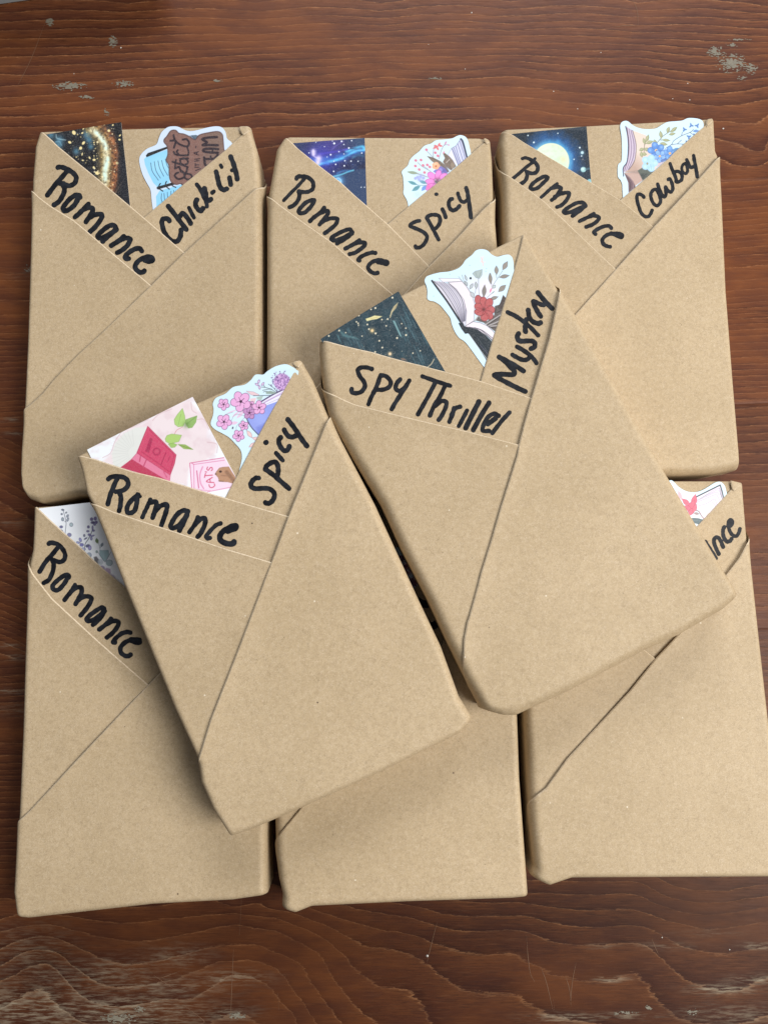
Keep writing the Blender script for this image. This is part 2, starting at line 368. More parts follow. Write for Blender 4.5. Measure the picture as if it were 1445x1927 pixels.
for k in range(-2, 5):
    near = True
    gx = np.concatenate([np.linspace(-1300, -60, 40), np.linspace(-55, 1500, 312), np.linspace(1505, 2750, 40)])
    gt = np.linspace(0, 1, 130)
    X, T = np.meshgrid(gx, gt); ya, yb = joint_y(k, X), joint_y(k+1, X)
    Y = lerp(ya+.15, yb-.15, T); P = np.stack([X.ravel(), Y.ravel()], 1)
    XY = at(P, 0.0)
    edge = np.minimum(T, 1-T).ravel()*424
    Z = -.0002*np.exp(-(edge/1.2)**2)+.00012*(vnoise(P, .004, 50+k)-.5)
    V = np.column_stack([XY, Z])
    ring = RINGS[k+2](P) if k != -1 else top_ring(P)
    if k in (-1, 3):                               # beyond the frame the traced grain runs on straight
        pass
    wear = np.zeros(len(P))
    for (x, y, sx_, sy_, a) in WEARS: wear = np.maximum(wear, a*np.exp(-((P[:, 0]-x)/sx_)**2-((P[:, 1]-y)/sy_)**2))
    tone = np.full(len(P), [1.05, 1.14, 1.12, .95, .82, .66, .7][k+2])  # per-board tone; the front board's colour also carries a standing person's shadow
    soft = np.full(len(P), [.3, .0, .25, .2, .2, .0, .2][k+2])
    ny, nx = X.shape; idx = np.arange(ny*nx).reshape(ny, nx)
    q = np.stack([idx[:-1, :-1], idx[:-1, 1:], idx[1:, 1:], idx[1:, :-1]], -1).reshape(-1, 4)
    rim = np.concatenate([idx[0], idx[1:, -1], idx[-1, -2::-1], idx[-2:0:-1, 0]])
    low = V[rim].copy(); low[:, 2] -= .022; n0 = len(V); m_ = len(rim); a = np.arange(m_); bb = (a+1) % m_
    polys, fl = flip_up(V, [q])
    sk = np.stack([rim[a], rim[bb], n0+m_+bb, n0+m_+a], 1)
    Vt = np.vstack([V, V[rim], low]); sk = np.stack([n0+a, n0+bb, n0+m_+bb, n0+m_+a], 1)
    ext = lambda A: np.concatenate([A, A[rim], A[rim]])
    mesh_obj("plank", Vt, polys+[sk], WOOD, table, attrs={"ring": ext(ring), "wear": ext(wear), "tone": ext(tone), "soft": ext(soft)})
def slab(name, c, hx_, hy_, z0, z1, bev, mat, parent, ang=0.):
    """bevelled box standing on z0"""
    V = []; P = []
    rings = [(z0, -bev), (z0+bev, 0), (z1-bev, 0), (z1-bev*.3, -bev*.3), (z1, -bev)]
    for z, d in rings:
        for qx, qy in ((-1, -1), (1, -1), (1, 1), (-1, 1)):
            for s1, s2 in (((0, 1), (1, 0)) if qx*qy > 0 else ((1, 0), (0, 1))):
                x = qx*(hx_+d-(bev if s1 else 0)*1.5); y = qy*(hy_+d-(bev if s2 else 0)*1.5)
                V.append((c[0]+x*math.cos(ang)-y*math.sin(ang), c[1]+x*math.sin(ang)+y*math.cos(ang), z))
    m_ = 8
    for r_ in range(len(rings)-1):
        for i in range(m_): P.append((r_*m_+i, r_*m_+(i+1) % m_, (r_+1)*m_+(i+1) % m_, (r_+1)*m_+i))
    cap = [tuple(range(m_))[::-1], tuple((len(rings)-1)*m_+i for i in range(m_))]
    return mesh_obj(name, np.array(V), [np.array(P), np.array(cap)], mat, parent, smooth=False)
slab("under_frame", (0, 0), .55, .42, -.075, -.0235, .003, DARKW, table)
# marks on the boards: flecks of dried paint, crumbs, scratches
def blob(name, cx, cy, rx, ry, seed, mat, thr=.5, ang=0., step=.6, zt=.00018):
    n = int(2*max(rx, ry)*1.6/step)+4; gx = cx+(np.arange(n)-n/2)*step; gy = cy+(np.arange(n)-n/2)*step
    X, Y = np.meshgrid(gx, gy); P = np.stack([X.ravel(), Y.ravel()], 1)
    u, v_ = P[:, 0]-cx, P[:, 1]-cy; a, b_ = u*math.cos(ang)+v_*math.sin(ang), -u*math.sin(ang)+v_*math.cos(ang)
    d = np.hypot(a/rx, b_/ry); F = (d-1)*.6+(vnoise(np.stack([a, b_*2.2], 1), .28, seed, 3)-thr)*1.9
    F = np.where(d > 1.5, 1, F).reshape(n, n)
    G, polys, segs = march(F)
    if len(G) < 3: return
    px = np.stack([np.interp(G[:, 0], np.arange(n), gx), np.interp(G[:, 1], np.arange(n), gy)], 1)
    V = np.column_stack([at(px, 0), np.full(len(G), zt)]); polys, _ = flip_up(V, polys)
    mesh_obj(name, V, polys, mat, table)
for i, a in enumerate([(214, 78, 7, 9, .46), (132, 162, 24, 6.5, .42), (233, 158, 17, 6, .40), (164, 183, 11, 2.6, .5), (202, 212, 6, 6, .36), (95, 41, 6, 6, .5),
                       (1345, 98, 12, 9, .42), (1375, 118, 21, 15, .42), (1413, 128, 12, 9, .38), (1397, 147, 8, 5, .4), (1375, 85, 12, 3, .36), (1390, 75, 18, 2, .36), (410, 152, 7, 2.2, .45), (818, 148, 9, 2.2, .5),
                       (447, 1911, 12, 5, .5), (226, 1917, 26, 10, .4), (262, 1899, 10, 5, .4), (1301, 1904, 12, 5, .34), (1175, 1906, 18, 3.5, .4), (55, 506, 9, 6, .34), (1220, 1895, 5, 4, .45)]):
    blob("paint_fleck", a[0], a[1], a[2], a[3], 100+i, FLECK, a[4])
cr = []
for (x, y, r) in [(228, 90, 1.7), (140, 139, .8), (804, 1799, 2.2), (1293, 157, 1.0), (1041, 172, 1.1), (1360, 242, 1.5), (1086, 205, 1.1), (1130, 99, 1.0), (875, 130, 1.0), (1297, 188, 1.0), (806, 84, .9), (1245, 1764, 1.2), (1372, 1787, 1.2), (887, 24, 1.3), (1265, 186, .9)]:
    c = at((x, y), 0)[0]; rr = r*.00033
    ring_ = [(c[0]+rr*math.cos(t)*rng.uniform(.7, 1.3), c[1]+rr*math.sin(t)*rng.uniform(.7, 1.3), .0001) for t in np.linspace(0, 6.283, 7)[:-1]]
    V = np.array(ring_+[(c[0], c[1], rr*1.1)]); P = np.array([(i, (i+1) % 6, 6) for i in range(6)])
    mesh_obj("paper_crumb", V, [P], CRUMB, table, smooth=False)
for pts in [[(290, 1835), (312, 1850), (330, 1862)], [(295, 1843), (318, 1835), (340, 1827)], [(990, 1760), (993, 1800), (998, 1833), (1006, 1848)], [(1018, 1822), (1028, 1850), (1040, 1902)], [(1064, 1838), (1071, 1862), (1074, 1893)], [(1083, 1812), (1076, 1850), (1073, 1890)],
            [(440, 1785), (437, 1850), (434, 1927)], [(455, 1690), (451, 1760)], [(712, 1605), (711, 1640), (714, 1700)], [(822, 1735), (812, 1775), (803, 1812)], [(1225, 1765), (1233, 1785), (1238, 1795)], [(523, 1868), (525, 1900)], [(1300, 1925), (1318, 1900)], [(85, 45), (60, 110), (35, 160)], [(1190, 0), (1198, 20), (1200, 48)], [(1150, 52), (1180, 48), (1200, 50)], [(765, 35), (775, 22)], [(1040, 1880), (1043, 1901)], [(365, 1925), (385, 1922), (345, 1890)]]:
    L = smooth_line(pts, 5); d = np.gradient(L, axis=0); nn = np.stack([-d[:, 1], d[:, 0]], 1); nn /= np.linalg.norm(nn, axis=1)[:, None]+1e-9
    wv = (.28+.2*nrg.rand(len(L)))*np.sin(np.linspace(.25, 2.9, len(L)))
    A = L+nn*wv[:, None]; B = L-nn*wv[:, None]; n = len(L)
    V = np.vstack([np.column_stack([at(A, 0), np.full(n, .00016)]), np.column_stack([at(B, 0), np.full(n, .00016)])])
    i = np.arange(n-1); q, _ = flip_up(V, [np.stack([i, i+1, n+i+1, n+i], 1)])
    mesh_obj("scratch", V, q, SCRATCH, table)
# the grey thing that just reaches into the far left corner of the picture
def slab_top():
    p = at([(-2, 9), (66, -0.6)], .001); d = p[1]-p[0]; ang = math.atan2(d[1], d[0]); u = d/np.linalg.norm(d); nrm = np.array([-u[1], u[0]])
    hx_, hy_ = .15, .10; c = p[0]+u*(-.04)+nrm*hy_
    g = empty("grey_box", (c[0], c[1], 0)); tag(g, "pale grey box whose edge just shows in the far left corner of the table", "box")
    slab("box_body", c, hx_, hy_, .0003, .0235, .0012, GREYM, g, ang); slab("box_lid", c, hx_+.0012, hy_+.0012, .0240, .033, .0018, GREYM, g, ang)
slab_top()
DEBUG = False
# ------------------------------------------------------------------ wrapped books
def Z(o, pts):
    ox, oy, s = o; return [(ox+x/s, oy+y/s) for x, y in pts]
class Edge:
    def __init__(self, P):
        self.P = np.asarray(P, float); d = np.hypot(*np.diff(self.P, axis=0).T); self.c = np.concatenate([[0], np.cumsum(d)]); self.len = self.c[-1]; self.c /= self.len
    def __call__(self, t): return np.stack([np.interp(t, self.c, self.P[:, 0]), np.interp(t, self.c, self.P[:, 1])], -1)
class Book:
    def __init__(self, z0, h, radii, L, R, T, B, lv="tttt", seed=0):
        self.z0, self.h = z0, h; self.rl, self.rr, self.rt, self.rb = [r*1e-3 for r in radii]; self.zt = z0+h
        zz = {'t': self.zt-.002, 'b': z0+.003}
        def at_(pts, l): return np.vstack([at(q[:2], zz[q[2] if len(q) > 2 else l]) for q in pts])
        Lp, Rp = at_(L, lv[0]), at_(R, lv[1])
        Tp = np.vstack([Lp[:1]]+([at_(T, lv[2])] if T else [])+[Rp[:1]]); Bp = np.vstack([Lp[-1:]]+([at_(B, lv[3])] if B else [])+[Rp[-1:]])
        self.L, self.R, self.T, self.B = Edge(Lp), Edge(Rp), Edge(Tp), Edge(Bp)
        self.c = [Lp[0], Rp[0], Lp[-1], Rp[-1]]
        self.w = .5*(self.T.len+self.B.len); self.l = .5*(self.L.len+self.R.len)
        r = np.random.RandomState(seed); self.ph = r.rand(8)*6.28
        bx = lambda r_: r_-(h-r_+math.pi*r_/2)
        self.s0, self.s1 = bx(self.rl), self.w-bx(self.rr); self.t0, self.t1 = bx(self.rt), self.l-bx(self.rb)
        self.cen = (self.c[0]+self.c[1]+self.c[2]+self.c[3])/4
    def S(self, u, v):
        uc, vc = np.clip(u, 0, 1), np.clip(v, 0, 1)
        L, R, T, B = self.L(vc), self.R(vc), self.T(uc), self.B(uc); a, b, c, d = self.c; U = uc[:, None]; Vv = vc[:, None]
        P = (1-Vv)*T+Vv*B+(1-U)*L+U*R-((1-U)*(1-Vv)*a+U*(1-Vv)*b+(1-U)*Vv*c+U*Vv*d)
        du = R-L; du /= np.linalg.norm(du, axis=1)[:, None]; dv = B-T; dv /= np.linalg.norm(dv, axis=1)[:, None]
        return P+du*((u-uc)*self.w)[:, None]+dv*((v-vc)*self.l)[:, None]
    def inv(self, XY):
        e = 1e-4; gu, gv = [q.ravel() for q in np.meshgrid(np.linspace(-.02, 1.02, 27), np.linspace(-.02, 1.02, 27))]; G = self.S(gu, gv)
        k = np.argmin((XY[:, None, 0]-G[None, :, 0])**2+(XY[:, None, 1]-G[None, :, 1])**2, 1); u = gu[k].copy(); v = gv[k].copy()
        for _ in range(25):
            P = self.S(u, v); D = XY-P; Pu = (self.S(u+e, v)-P)/e; Pv = (self.S(u, v+e)-P)/e
            det = Pu[:, 0]*Pv[:, 1]-Pu[:, 1]*Pv[:, 0]; det = np.where(abs(det) < 1e-9, 1e-9, det)
            u = np.clip(u+np.clip(.7*(D[:, 0]*Pv[:, 1]-D[:, 1]*Pv[:, 0])/det, -.03, .03), -.3, 1.3); v = np.clip(v+np.clip(.7*(Pu[:, 0]*D[:, 1]-Pu[:, 1]*D[:, 0])/det, -.03, .03), -.3, 1.3)
        return u, v
    @staticmethod
    def prof(a, r):
        """a: arc length past the tangent point -> inset from the outer wall, drop, sin, cos"""
        ph = np.clip(a/r, 0, math.pi/2); ex = np.maximum(a-r*math.pi/2, 0); on = a > 0
        return np.where(on, r-r*np.sin(ph), r-a), np.where(on, r*(1-np.cos(ph))+ex, 0), np.where(on, np.sin(ph), 0), np.where(on, np.cos(ph), 1)
    def bump(self, u, v):
        p = self.ph
        f = .35*np.sin(5.1*u+2.3*v+p[0])+.3*np.sin(7.7*v-3.1*u+p[1])+.2*np.sin(13*u+9*v+p[2])+.15*np.sin(21*v-11*u+p[3])
        return .00011*f
    def W(self, s, t, off, side=.45, lat=0.):
        xl, dl, sl, cl = self.prof(self.rl-s, self.rl); xr, dr, sr, cr_ = self.prof(s-(self.w-self.rr), self.rr)
        yl, el, tl, kl = self.prof(self.rt-t, self.rt); yr, er, tr, kr = self.prof(t-(self.l-self.rb), self.rb)
        x = np.where(s < self.w/2, xl, self.w-xr); y = np.where(t < self.l/2, yl, self.l-yr)
        so = off*side-.0006+lat
        x = x+so*(sr-sl); y = y+so*(tr-tl)
        P = self.S(x/self.w, y/self.l)
        z = self.zt+off*cl*cr_*kl*kr+self.bump(s/self.w, t/self.l)*cl*cr_*kl*kr-np.minimum(dl+dr+el+er, self.h-.0006)
        return np.column_stack([P, z])
    def st(self, px, dz=.0008):
        u, v = self.inv(at(px, self.zt+dz)); x, y = u*self.w, v*self.l
        def back(x, L, r0, r1):
            s = x.copy(); m = x < r0; s[m] = r0-r0*np.arcsin(np.clip((r0-x[m])/r0, -1, 1)); d = L-x; m = d < r1
            s[m] = L-(r1-r1*np.arcsin(np.clip((r1-d[m])/r1, -1, 1))); return s
        return np.column_stack([back(x, self.w, self.rl, self.rr), back(y, self.l, self.rt, self.rb)])
    def sheet(self, name, poly, free, off, curl, parent, step=.00115, thick=.00045, mat=None, flare=None, bev=.00055):
        """a layer of paper over the region poly (s,t); free = open edge (s,t) polyline"""
        gx = np.arange(self.s0, self.s1+step, step); gy = np.arange(self.t0, self.t1+step, step)
        Xg, Yg = np.meshgrid(gx, gy); P = np.column_stack([Xg.ravel(), Yg.ravel()])
        F = poly_sdf(P, poly)
        F = np.maximum(F, np.maximum(np.maximum(self.s0-P[:, 0], P[:, 0]-self.s1), np.maximum(self.t0-P[:, 1], P[:, 1]-self.t1))+1e-6).reshape(Xg.shape)
        G, polys, segs = march(F); ST = np.column_stack([self.s0+G[:, 0]*step, self.t0+G[:, 1]*step])
        free = np.asarray(free); ph = self.ph
        def offf(ST):
            d = line_dist(ST, free)
            lift = 1+.15*np.sin(ST[:, 0]*95+ph[4])+.1*np.sin(ST[:, 1]*140+ph[5])
            roll = np.exp(-(d/.0005)**2)*.00010
            return off+curl*lift*np.exp(-d/.0045)-roll
        def latf(ST): return flare[1]*np.exp(-(np.hypot(*(ST-flare[0]).T)/.009)**2) if flare is not None else 0.
        def place(ST, lift=0.): return self.W(ST[:, 0], ST[:, 1], offf(ST)+lift, lat=latf(ST))
        V = place(ST); polys, fl = flip_up(V, polys)
        if len(segs):
            ids = np.unique(segs); mp = -np.ones(len(V), int); n0 = len(V); m_ = len(ids); mp[ids] = np.arange(m_)
            Q = ST[ids]; e = 1e-5; g = np.stack([poly_sdf(Q+[e, 0], poly)-poly_sdf(Q-[e, 0], poly), poly_sdf(Q+[0, e], poly)-poly_sdf(Q-[0, e], poly)], 1)
            g /= np.linalg.norm(g, axis=1)[:, None]+1e-12; Q2 = Q+g*bev
            low = self.W(Q2[:, 0], Q2[:, 1], offf(Q)-thick, lat=latf(Q)); a, b = mp[segs[:, 0]]+n0, mp[segs[:, 1]]+n0
            sk = np.stack([a, b, b+m_, a+m_], 1) if not fl else np.stack([b, a, a+m_, b+m_], 1)
            V = np.vstack([V, V[ids], low]); polys = polys+[sk[:, ::-1]]
        o = mesh_obj(name, V, polys, mat or KRAFT, parent, rim=CREASE if len(segs) and name != 'wrapper' else None)
        return o, place
    def write(self, strokes, place, parent, lift=.00007):
        """marker strokes: list of (px points, width px) -> one inked mesh lying on the sheet"""
        allp = np.vstack([np.asarray(p) for p, _ in strokes]); wm = max(np.max(w_) for _, w_ in strokes)
        x0, y0 = allp.min(0)-wm; x1, y1 = allp.max(0)+wm; st_ = .75
        gx = np.arange(x0, x1, st_); gy = np.arange(y0, y1, st_); X, Y = np.meshgrid(gx, gy); P = np.column_stack([X.ravel(), Y.ravel()])
        F = np.full(len(P), 9.)
        for pts, w_ in strokes:
            L = smooth_line(pts, 5); n = len(L)
            wob = w_/2*(1+.05*np.sin(np.arange(n)*1.3+pts[0][0]))
            for i in range(max(n-1, 1)):
                a = L[i]; b = L[min(i+1, n-1)]
                near = (P[:, 0] > min(a[0], b[0])-w_) & (P[:, 0] < max(a[0], b[0])+w_) & (P[:, 1] > min(a[1], b[1])-w_) & (P[:, 1] < max(a[1], b[1])+w_)
                d, t = seg_dist(P[near], a, b); F[near] = np.minimum(F[near], d-(wob[i]+(wob[min(i+1, n-1)]-wob[i])*t))
        F += (vnoise(P, .22, 3)-.5)*.9
        G, polys, segs = march(F.reshape(X.shape)); px = np.column_stack([x0+G[:, 0]*st_, y0+G[:, 1]*st_])
        V = place(self.st(px), lift); polys, _ = flip_up(V, polys)
        return mesh_obj("lettering", V, polys, INK, parent)
def shift(pts, dx, dy): return [(x+dx, y+dy) for x, y in pts]
def build(b, label, lf, ls, rf, rs, lw, rw, fl=.0012, fr=.0012, cf=None):
    """lf/rf: open edges of the left / right lower flaps (px, from the outer end inward / downward); ls/rs: open edges of the two bands"""
    root = empty("wrapped_book", (b.cen[0], b.cen[1], b.z0)); tag(root, label, "wrapped book", "books wrapped in brown kraft paper")
    big = .012; st = lambda p: b.st(p)
    # inner wrapper
    full = [(b.s0-1, b.t0-1), (b.s1+1, b.t0-1), (b.s1+1, b.t1+1), (b.s0-1, b.t1+1)]
    b.sheet("wrapper", full, [(9, 9), (9, 9.1)], 0, 0, root, step=.0014)
    LS, RS, LF, RF = st(ls), st(rs), st(lf), st(rf)
    if DEBUG: print(label, np.round(np.array([LS[0], LS[1], RS[0], RS[1], [b.w, b.l]])*1000, 1).tolist())
    def out(P, k): d = P[0]-P[1]; return d/np.linalg.norm(d)*k
    def outl(P, k): d = P[-1]-P[-2]; return d/np.linalg.norm(d)*k
    # right band
    U = np.vstack([[[b.s1+big, RS[0, 1]]], RS, [RS[-1]+outl(RS, .012)]])
    rin = RF+np.array([.006, .006])
    i0 = max(1, min(len(rin)-2, 3))
    P = np.vstack([U, [LF[-1]+[.0, .004]], [rin[1]], [[b.s1+big, rin[0, 1]+.004]]])
    o, pl = b.sheet("paper_band", P, RS, .00068, .0005, root)
    if rw: b.write(rw, pl, o)
    # left band
    U = np.vstack([[[b.s0-big, LS[0, 1]]], LS, [LS[-1]+outl(LS, .010)]])
    lin = LF+np.array([-.004, .007])
    P = np.vstack([U, [LF[-1]+[.010, .004]], lin[::-1], [[b.s0-big, lin[0, 1]]]])
    o, pl = b.sheet("paper_band", P, LS, .00108, .0007, root)
    if lw: b.write(lw, pl, o)
    # left lower flap
    U = np.vstack([[LF[0]+out(LF, .02)], LF, [LF[-1]+outl(LF, .008)]])
    P = np.vstack([U, [RF[-2]+[.010, .010]], [RF[-1]+[.004, .02]], [[b.s0-.02, RF[-1, 1]+.06]]])
    b.sheet("front_flap", P, U[:-1], .0016, .0009, root, flare=(LF[0]+out(LF, .006), fl))
    # right lower flap
    U = np.vstack([[RF[0]+out(RF, .02)], RF, [RF[-1]+outl(RF, .03)]])
    P = np.vstack([U, [[b.s0-.03, b.t1+.03]], [[b.s1+.03, b.t1+.03]]])
    b.sheet("front_flap", P, U, .00215, .0010, root, flare=(RF[0]+out(RF, .006), fr))
    if cf:
        Q = st(cf); b.sheet("corner_fold", Q, np.vstack([Q[-1:], Q[:1]]), .0013, .0006, root, step=.0006)
    return root
def S(o, w_, *strokes):
    out = []
    for s in strokes:
        wz = w_
        if isinstance(s[0], (int, float)): wz, s = s[0], s[1]
        out.append((Z(o, s), wz/o[2]))
    return out
z, s3 = (40, 210, 3.0104), 3.0745
# ---- A: back row, left
bA = Book(0, .026, (2.5, 3, 1.5, 3.5), [(80, 249), (69, 281), (64, 340), (61, 470), (56, 640), (49, 800), (45, 850), (44, 890), (47, 922)], [(473, 239, 't'), (478, 262, 't'), (496, 320), (501, 370), (502, 500), (502, 690), (502, 925)],
          [(170, 246), (300, 242)], [(58, 938, 't'), (80, 946, 't'), (173, 940), (340, 936)], "tbtb", 1)
o1, o2 = (80, 300, 6.2826), (290, 280, 8.028)
A1 = S(o1, 60, [(190, 100), (215, 95), (280, 110), (350, 150), (400, 200), (405, 240), (380, 290), (320, 315), (270, 300)], [(300, 140), (240, 210), (160, 300), (65, 425)], [(215, 285), (255, 290)], [(250, 310), (265, 340), (265, 380), (230, 460), (190, 510), (145, 540)],
  [(450, 450), (440, 430), (400, 425), (330, 470), (270, 540), (250, 580), (265, 610), (310, 600), (380, 545), (420, 480), (440, 445)], [(550, 530), (490, 590), (430, 650), (390, 685)], [(500, 590), (560, 570), (600, 585), (595, 620), (560, 680), (520, 740)], [(560, 690), (620, 660), (690, 650), (710, 670), (690, 720), (630, 800), (570, 855)],
  [(870, 800), (840, 780), (790, 790), (720, 840), (665, 895), (665, 925), (710, 930), (790, 890), (850, 850), (875, 820)], [(880, 830), (820, 880), (760, 930), (720, 970)], [(965, 915), (900, 970), (820, 1020)], [(900, 970), (980, 935), (1035, 940), (1040, 965), (1000, 1030), (940, 1080), (890, 1105)],
  [(1180, 1085), (1150, 1055), (1090, 1065), (1020, 1110), (985, 1150), (995, 1175), (1025, 1175)], [(1215, 1195), (1270, 1210), (1310, 1190), (1280, 1155), (1220, 1160), (1150, 1195), (1105, 1250), (1110, 1300), (1150, 1335), (1190, 1335), (1210, 1318)], (75, [(1225, 1185), (1295, 1178)]))
A2 = S(o2, 76, [(235, 1090), (215, 1060), (160, 1055), (125, 1085), (130, 1170), (165, 1270), (230, 1360), (300, 1400), (360, 1390), (400, 1320), (412, 1225)], [(220, 870), (300, 970), (400, 1100), (490, 1220)], [(400, 1010), (430, 975), (480, 1010), (530, 1080), (555, 1125)], (62, [(530, 890), (565, 960), (605, 1040)]),
  [(650, 770), (630, 800), (635, 860), (670, 915), (710, 935), (740, 900)], (62, [(650, 540), (700, 610), (750, 720), (790, 800), (800, 870)]), [(765, 600), (785, 680), (790, 760)], [(790, 780), (830, 780), (862, 760)], (66, [(880, 662), (902, 645)]),
  [(940, 345), (955, 400), (975, 500), (1000, 580), (1050, 620), (1100, 605)], [(1142, 435), (1160, 540)], (56, [(1010, 250), (1024, 276)]), [(1160, 122), (1200, 222), (1240, 360), (1258, 455)], (62, [(1180, 325), (1220, 320)]))
build(bA, "wrapped book lettered Romance and Chick-Lit, leftmost in the back row", Z(z, [(70, 460), (100, 490), (140, 522), (300, 625), (500, 795), (745, 1000)]), [(81, 251), (100, 268), (180, 335), (271, 412), (345, 476)],
  [(497, 349), (483, 360), (420, 416), (347, 482), (287, 542), (200, 625), (105, 718), (72, 755)], [(472, 241), (440, 270), (350, 345), (271, 412)], A1, A2, 0.0003, 0.0018, [(451, 241), (474, 239), (458, 255)])
# ---- B: back row, middle
bB = Book(0, .026, (4, 3, 1.5, 5), [(537, 260), (520, 284), (512, 330), (505, 370), (503, 430), (503, 600), (502, 925)], [(922, 266), (926, 301), (928, 350), (930, 420), (934, 470), (940, 700), (945, 918)], [(548, 259), (720, 260), (900, 261)], [(700, 925)], "tttb", 2)
o1, o2 = (520, 315, 6.2826), (760, 335, 9.633)
B1 = S(o1, 50, [(240, 138), (255, 112), (310, 110), (370, 120), (425, 165), (440, 210), (430, 260), (380, 290), (320, 295), (270, 285)], (42, [(335, 135), (260, 220), (170, 310), (92, 392)]), [(265, 295), (275, 330), (260, 390), (210, 450), (158, 474)], [(450, 390), (420, 390), (350, 420), (290, 480), (265, 520), (285, 545), (340, 535), (400, 480), (440, 420), (450, 390)],
  [(568, 482), (520, 540), (450, 590), (400, 638)], [(510, 550), (580, 520), (615, 525), (600, 570), (550, 630), (513, 678)], [(540, 650), (620, 610), (700, 605), (725, 620), (700, 680), (630, 740), (573, 782)], [(890, 760), (870, 735), (820, 745), (740, 780), (660, 830), (655, 860), (700, 865), (790, 835), (870, 790), (900, 770)], [(895, 785), (840, 830), (760, 880), (718, 903)],
  [(982, 862), (930, 900), (860, 940), (814, 963)], [(920, 905), (990, 890), (1045, 895), (1040, 930), (980, 980), (920, 1015), (868, 1028)], [(1170, 1015), (1130, 1010), (1060, 1030), (995, 1065), (968, 1095), (985, 1105)], (78, [(1210, 1112), (1260, 1122), (1300, 1132)]), [(1240, 1100), (1160, 1110), (1100, 1150), (1085, 1190), (1110, 1230), (1160, 1255), (1197, 1250)])
B2 = S(o2, 72, [(280, 778), (230, 785), (150, 820), (112, 862), (150, 890), (250, 930), (350, 980), (410, 1040), (415, 1100), (370, 1190), (300, 1250), (230, 1265), (208, 1238)], [(412, 722), (480, 840), (550, 970), (628, 1118)], [(415, 715), (460, 680), (540, 665), (620, 680), (655, 740), (640, 830), (590, 900), (550, 920)], [(695, 565), (730, 630), (755, 710)], (66, [(580, 295), (593, 295)]),
  [(872, 378), (840, 388), (812, 440), (817, 510), (850, 570), (900, 585), (960, 555), (1005, 505)], (66, [(977, 275), (1000, 350), (1040, 420), (1090, 435), (1140, 400)]), (78, [(1127, 180), (1150, 260), (1175, 420), (1200, 600), (1213, 712)]))
build(bB, "wrapped book lettered Romance and Spicy, middle one of the back row", [(503, 363), (514, 379), (526, 389), (620, 456), (680, 508), (736, 555)], [(537, 261), (549, 271), (640, 345), (729, 424), (807, 504)],
  [(929, 376), (926, 383), (870, 442), (807, 506), (766, 552), (700, 622), (600, 728), (508, 826)], [(920, 263), (917, 266), (820, 348), (729, 424)], B1, B2, 0.0012, 0.0003, [(910, 262), (922, 266), (913, 271)])
# ---- C: back row, right
bC = Book(0, .026, (4.5, 2.5, 1.5, 5), [(942, 245, 't'), (937, 276, 't'), (930, 330), (935, 400), (937, 461), (945, 700), (953, 905)], [(1341, 225), (1345, 288), (1349, 297), (1354, 366), (1362, 550), (1375, 720), (1386, 850), (1388, 882)], [(1103, 238), (1250, 230), (1335, 225)], [(1254, 903), (1315, 900), (1349, 893)], "bttb", 3)
o1, o2 = (950, 285, 6.0208), (1180, 280, 9.633)
C1 = S(o1, 45, (38, [(195, 84), (230, 75), (290, 96)]), [(290, 98), (350, 140), (370, 190), (350, 240), (300, 252), (258, 237)], (30, [(338, 86), (310, 112)]), (40, [(310, 130), (240, 180), (160, 250), (85, 312)]), [(240, 230), (250, 270), (230, 330), (170, 376)], [(480, 300), (450, 285), (390, 310), (320, 360), (285, 405), (305, 430), (360, 420), (420, 370), (470, 320), (480, 300)],
  (38, [(588, 368), (520, 420), (455, 480), (408, 522)]), [(520, 420), (590, 405), (630, 415), (620, 450), (570, 520), (528, 552)], [(560, 515), (640, 480), (710, 470), (725, 490), (690, 560), (640, 610), (588, 632)], [(900, 600), (870, 580), (800, 590), (720, 635), (665, 675), (675, 700), (740, 690), (830, 650), (910, 615)], [(910, 620), (850, 670), (762, 733)],
  [(1003, 708), (930, 750), (842, 793)], [(930, 750), (1000, 730), (1055, 745), (1050, 780), (990, 830), (915, 858)], [(1200, 872), (1180, 848), (1120, 850), (1050, 880), (1005, 915), (1020, 938)], [(1200, 928), (1260, 955), (1310, 975), (1325, 955), (1300, 937), (1230, 932), (1150, 950), (1100, 1000), (1110, 1050), (1150, 1075), (1185, 1082)])
C2 = S(o2, 64, [(300, 880), (270, 845), (210, 822), (172, 850), (176, 940), (210, 1060), (250, 1160), (310, 1220), (370, 1230), (420, 1180), (448, 1115)], [(540, 740), (480, 740), (430, 800), (425, 880), (460, 970), (520, 1030), (580, 1000), (600, 920), (570, 820), (530, 750)], [(545, 640), (580, 740), (620, 820), (660, 870), (698, 830), (690, 700)],
  [(690, 695), (740, 765), (790, 780), (822, 720), (802, 610), (765, 545), (742, 555)], [(768, 275), (810, 380), (870, 510), (890, 600)], [(860, 420), (920, 410), (985, 470), (980, 560), (920, 600), (880, 590)], (56, [(1050, 265), (1005, 290), (982, 360), (1010, 430), (1060, 450), (1088, 400), (1080, 330), (1050, 270)]), [(1072, 200), (1110, 280), (1150, 340), (1200, 320)], (68, [(1197, 125), (1215, 230), (1245, 380), (1264, 505)]))
build(bC, "wrapped book lettered Romance and Cowboy, rightmost in the back row", [(932, 312), (950, 329.5), (1020, 381), (1090, 447), (1157.5, 510.6)], [(944, 247), (963, 256), (1060, 315), (1166, 379), (1229, 431)],
  [(1347, 303), (1290, 366), (1229, 431), (1157.5, 510.6), (1122.6, 550), (1085, 592), (1010, 678), (946, 752)], [(1340, 226), (1260, 298), (1166, 379)], C1, C2, 0.001, 0.0004, [(1330, 227), (1341, 225), (1328, 239)])
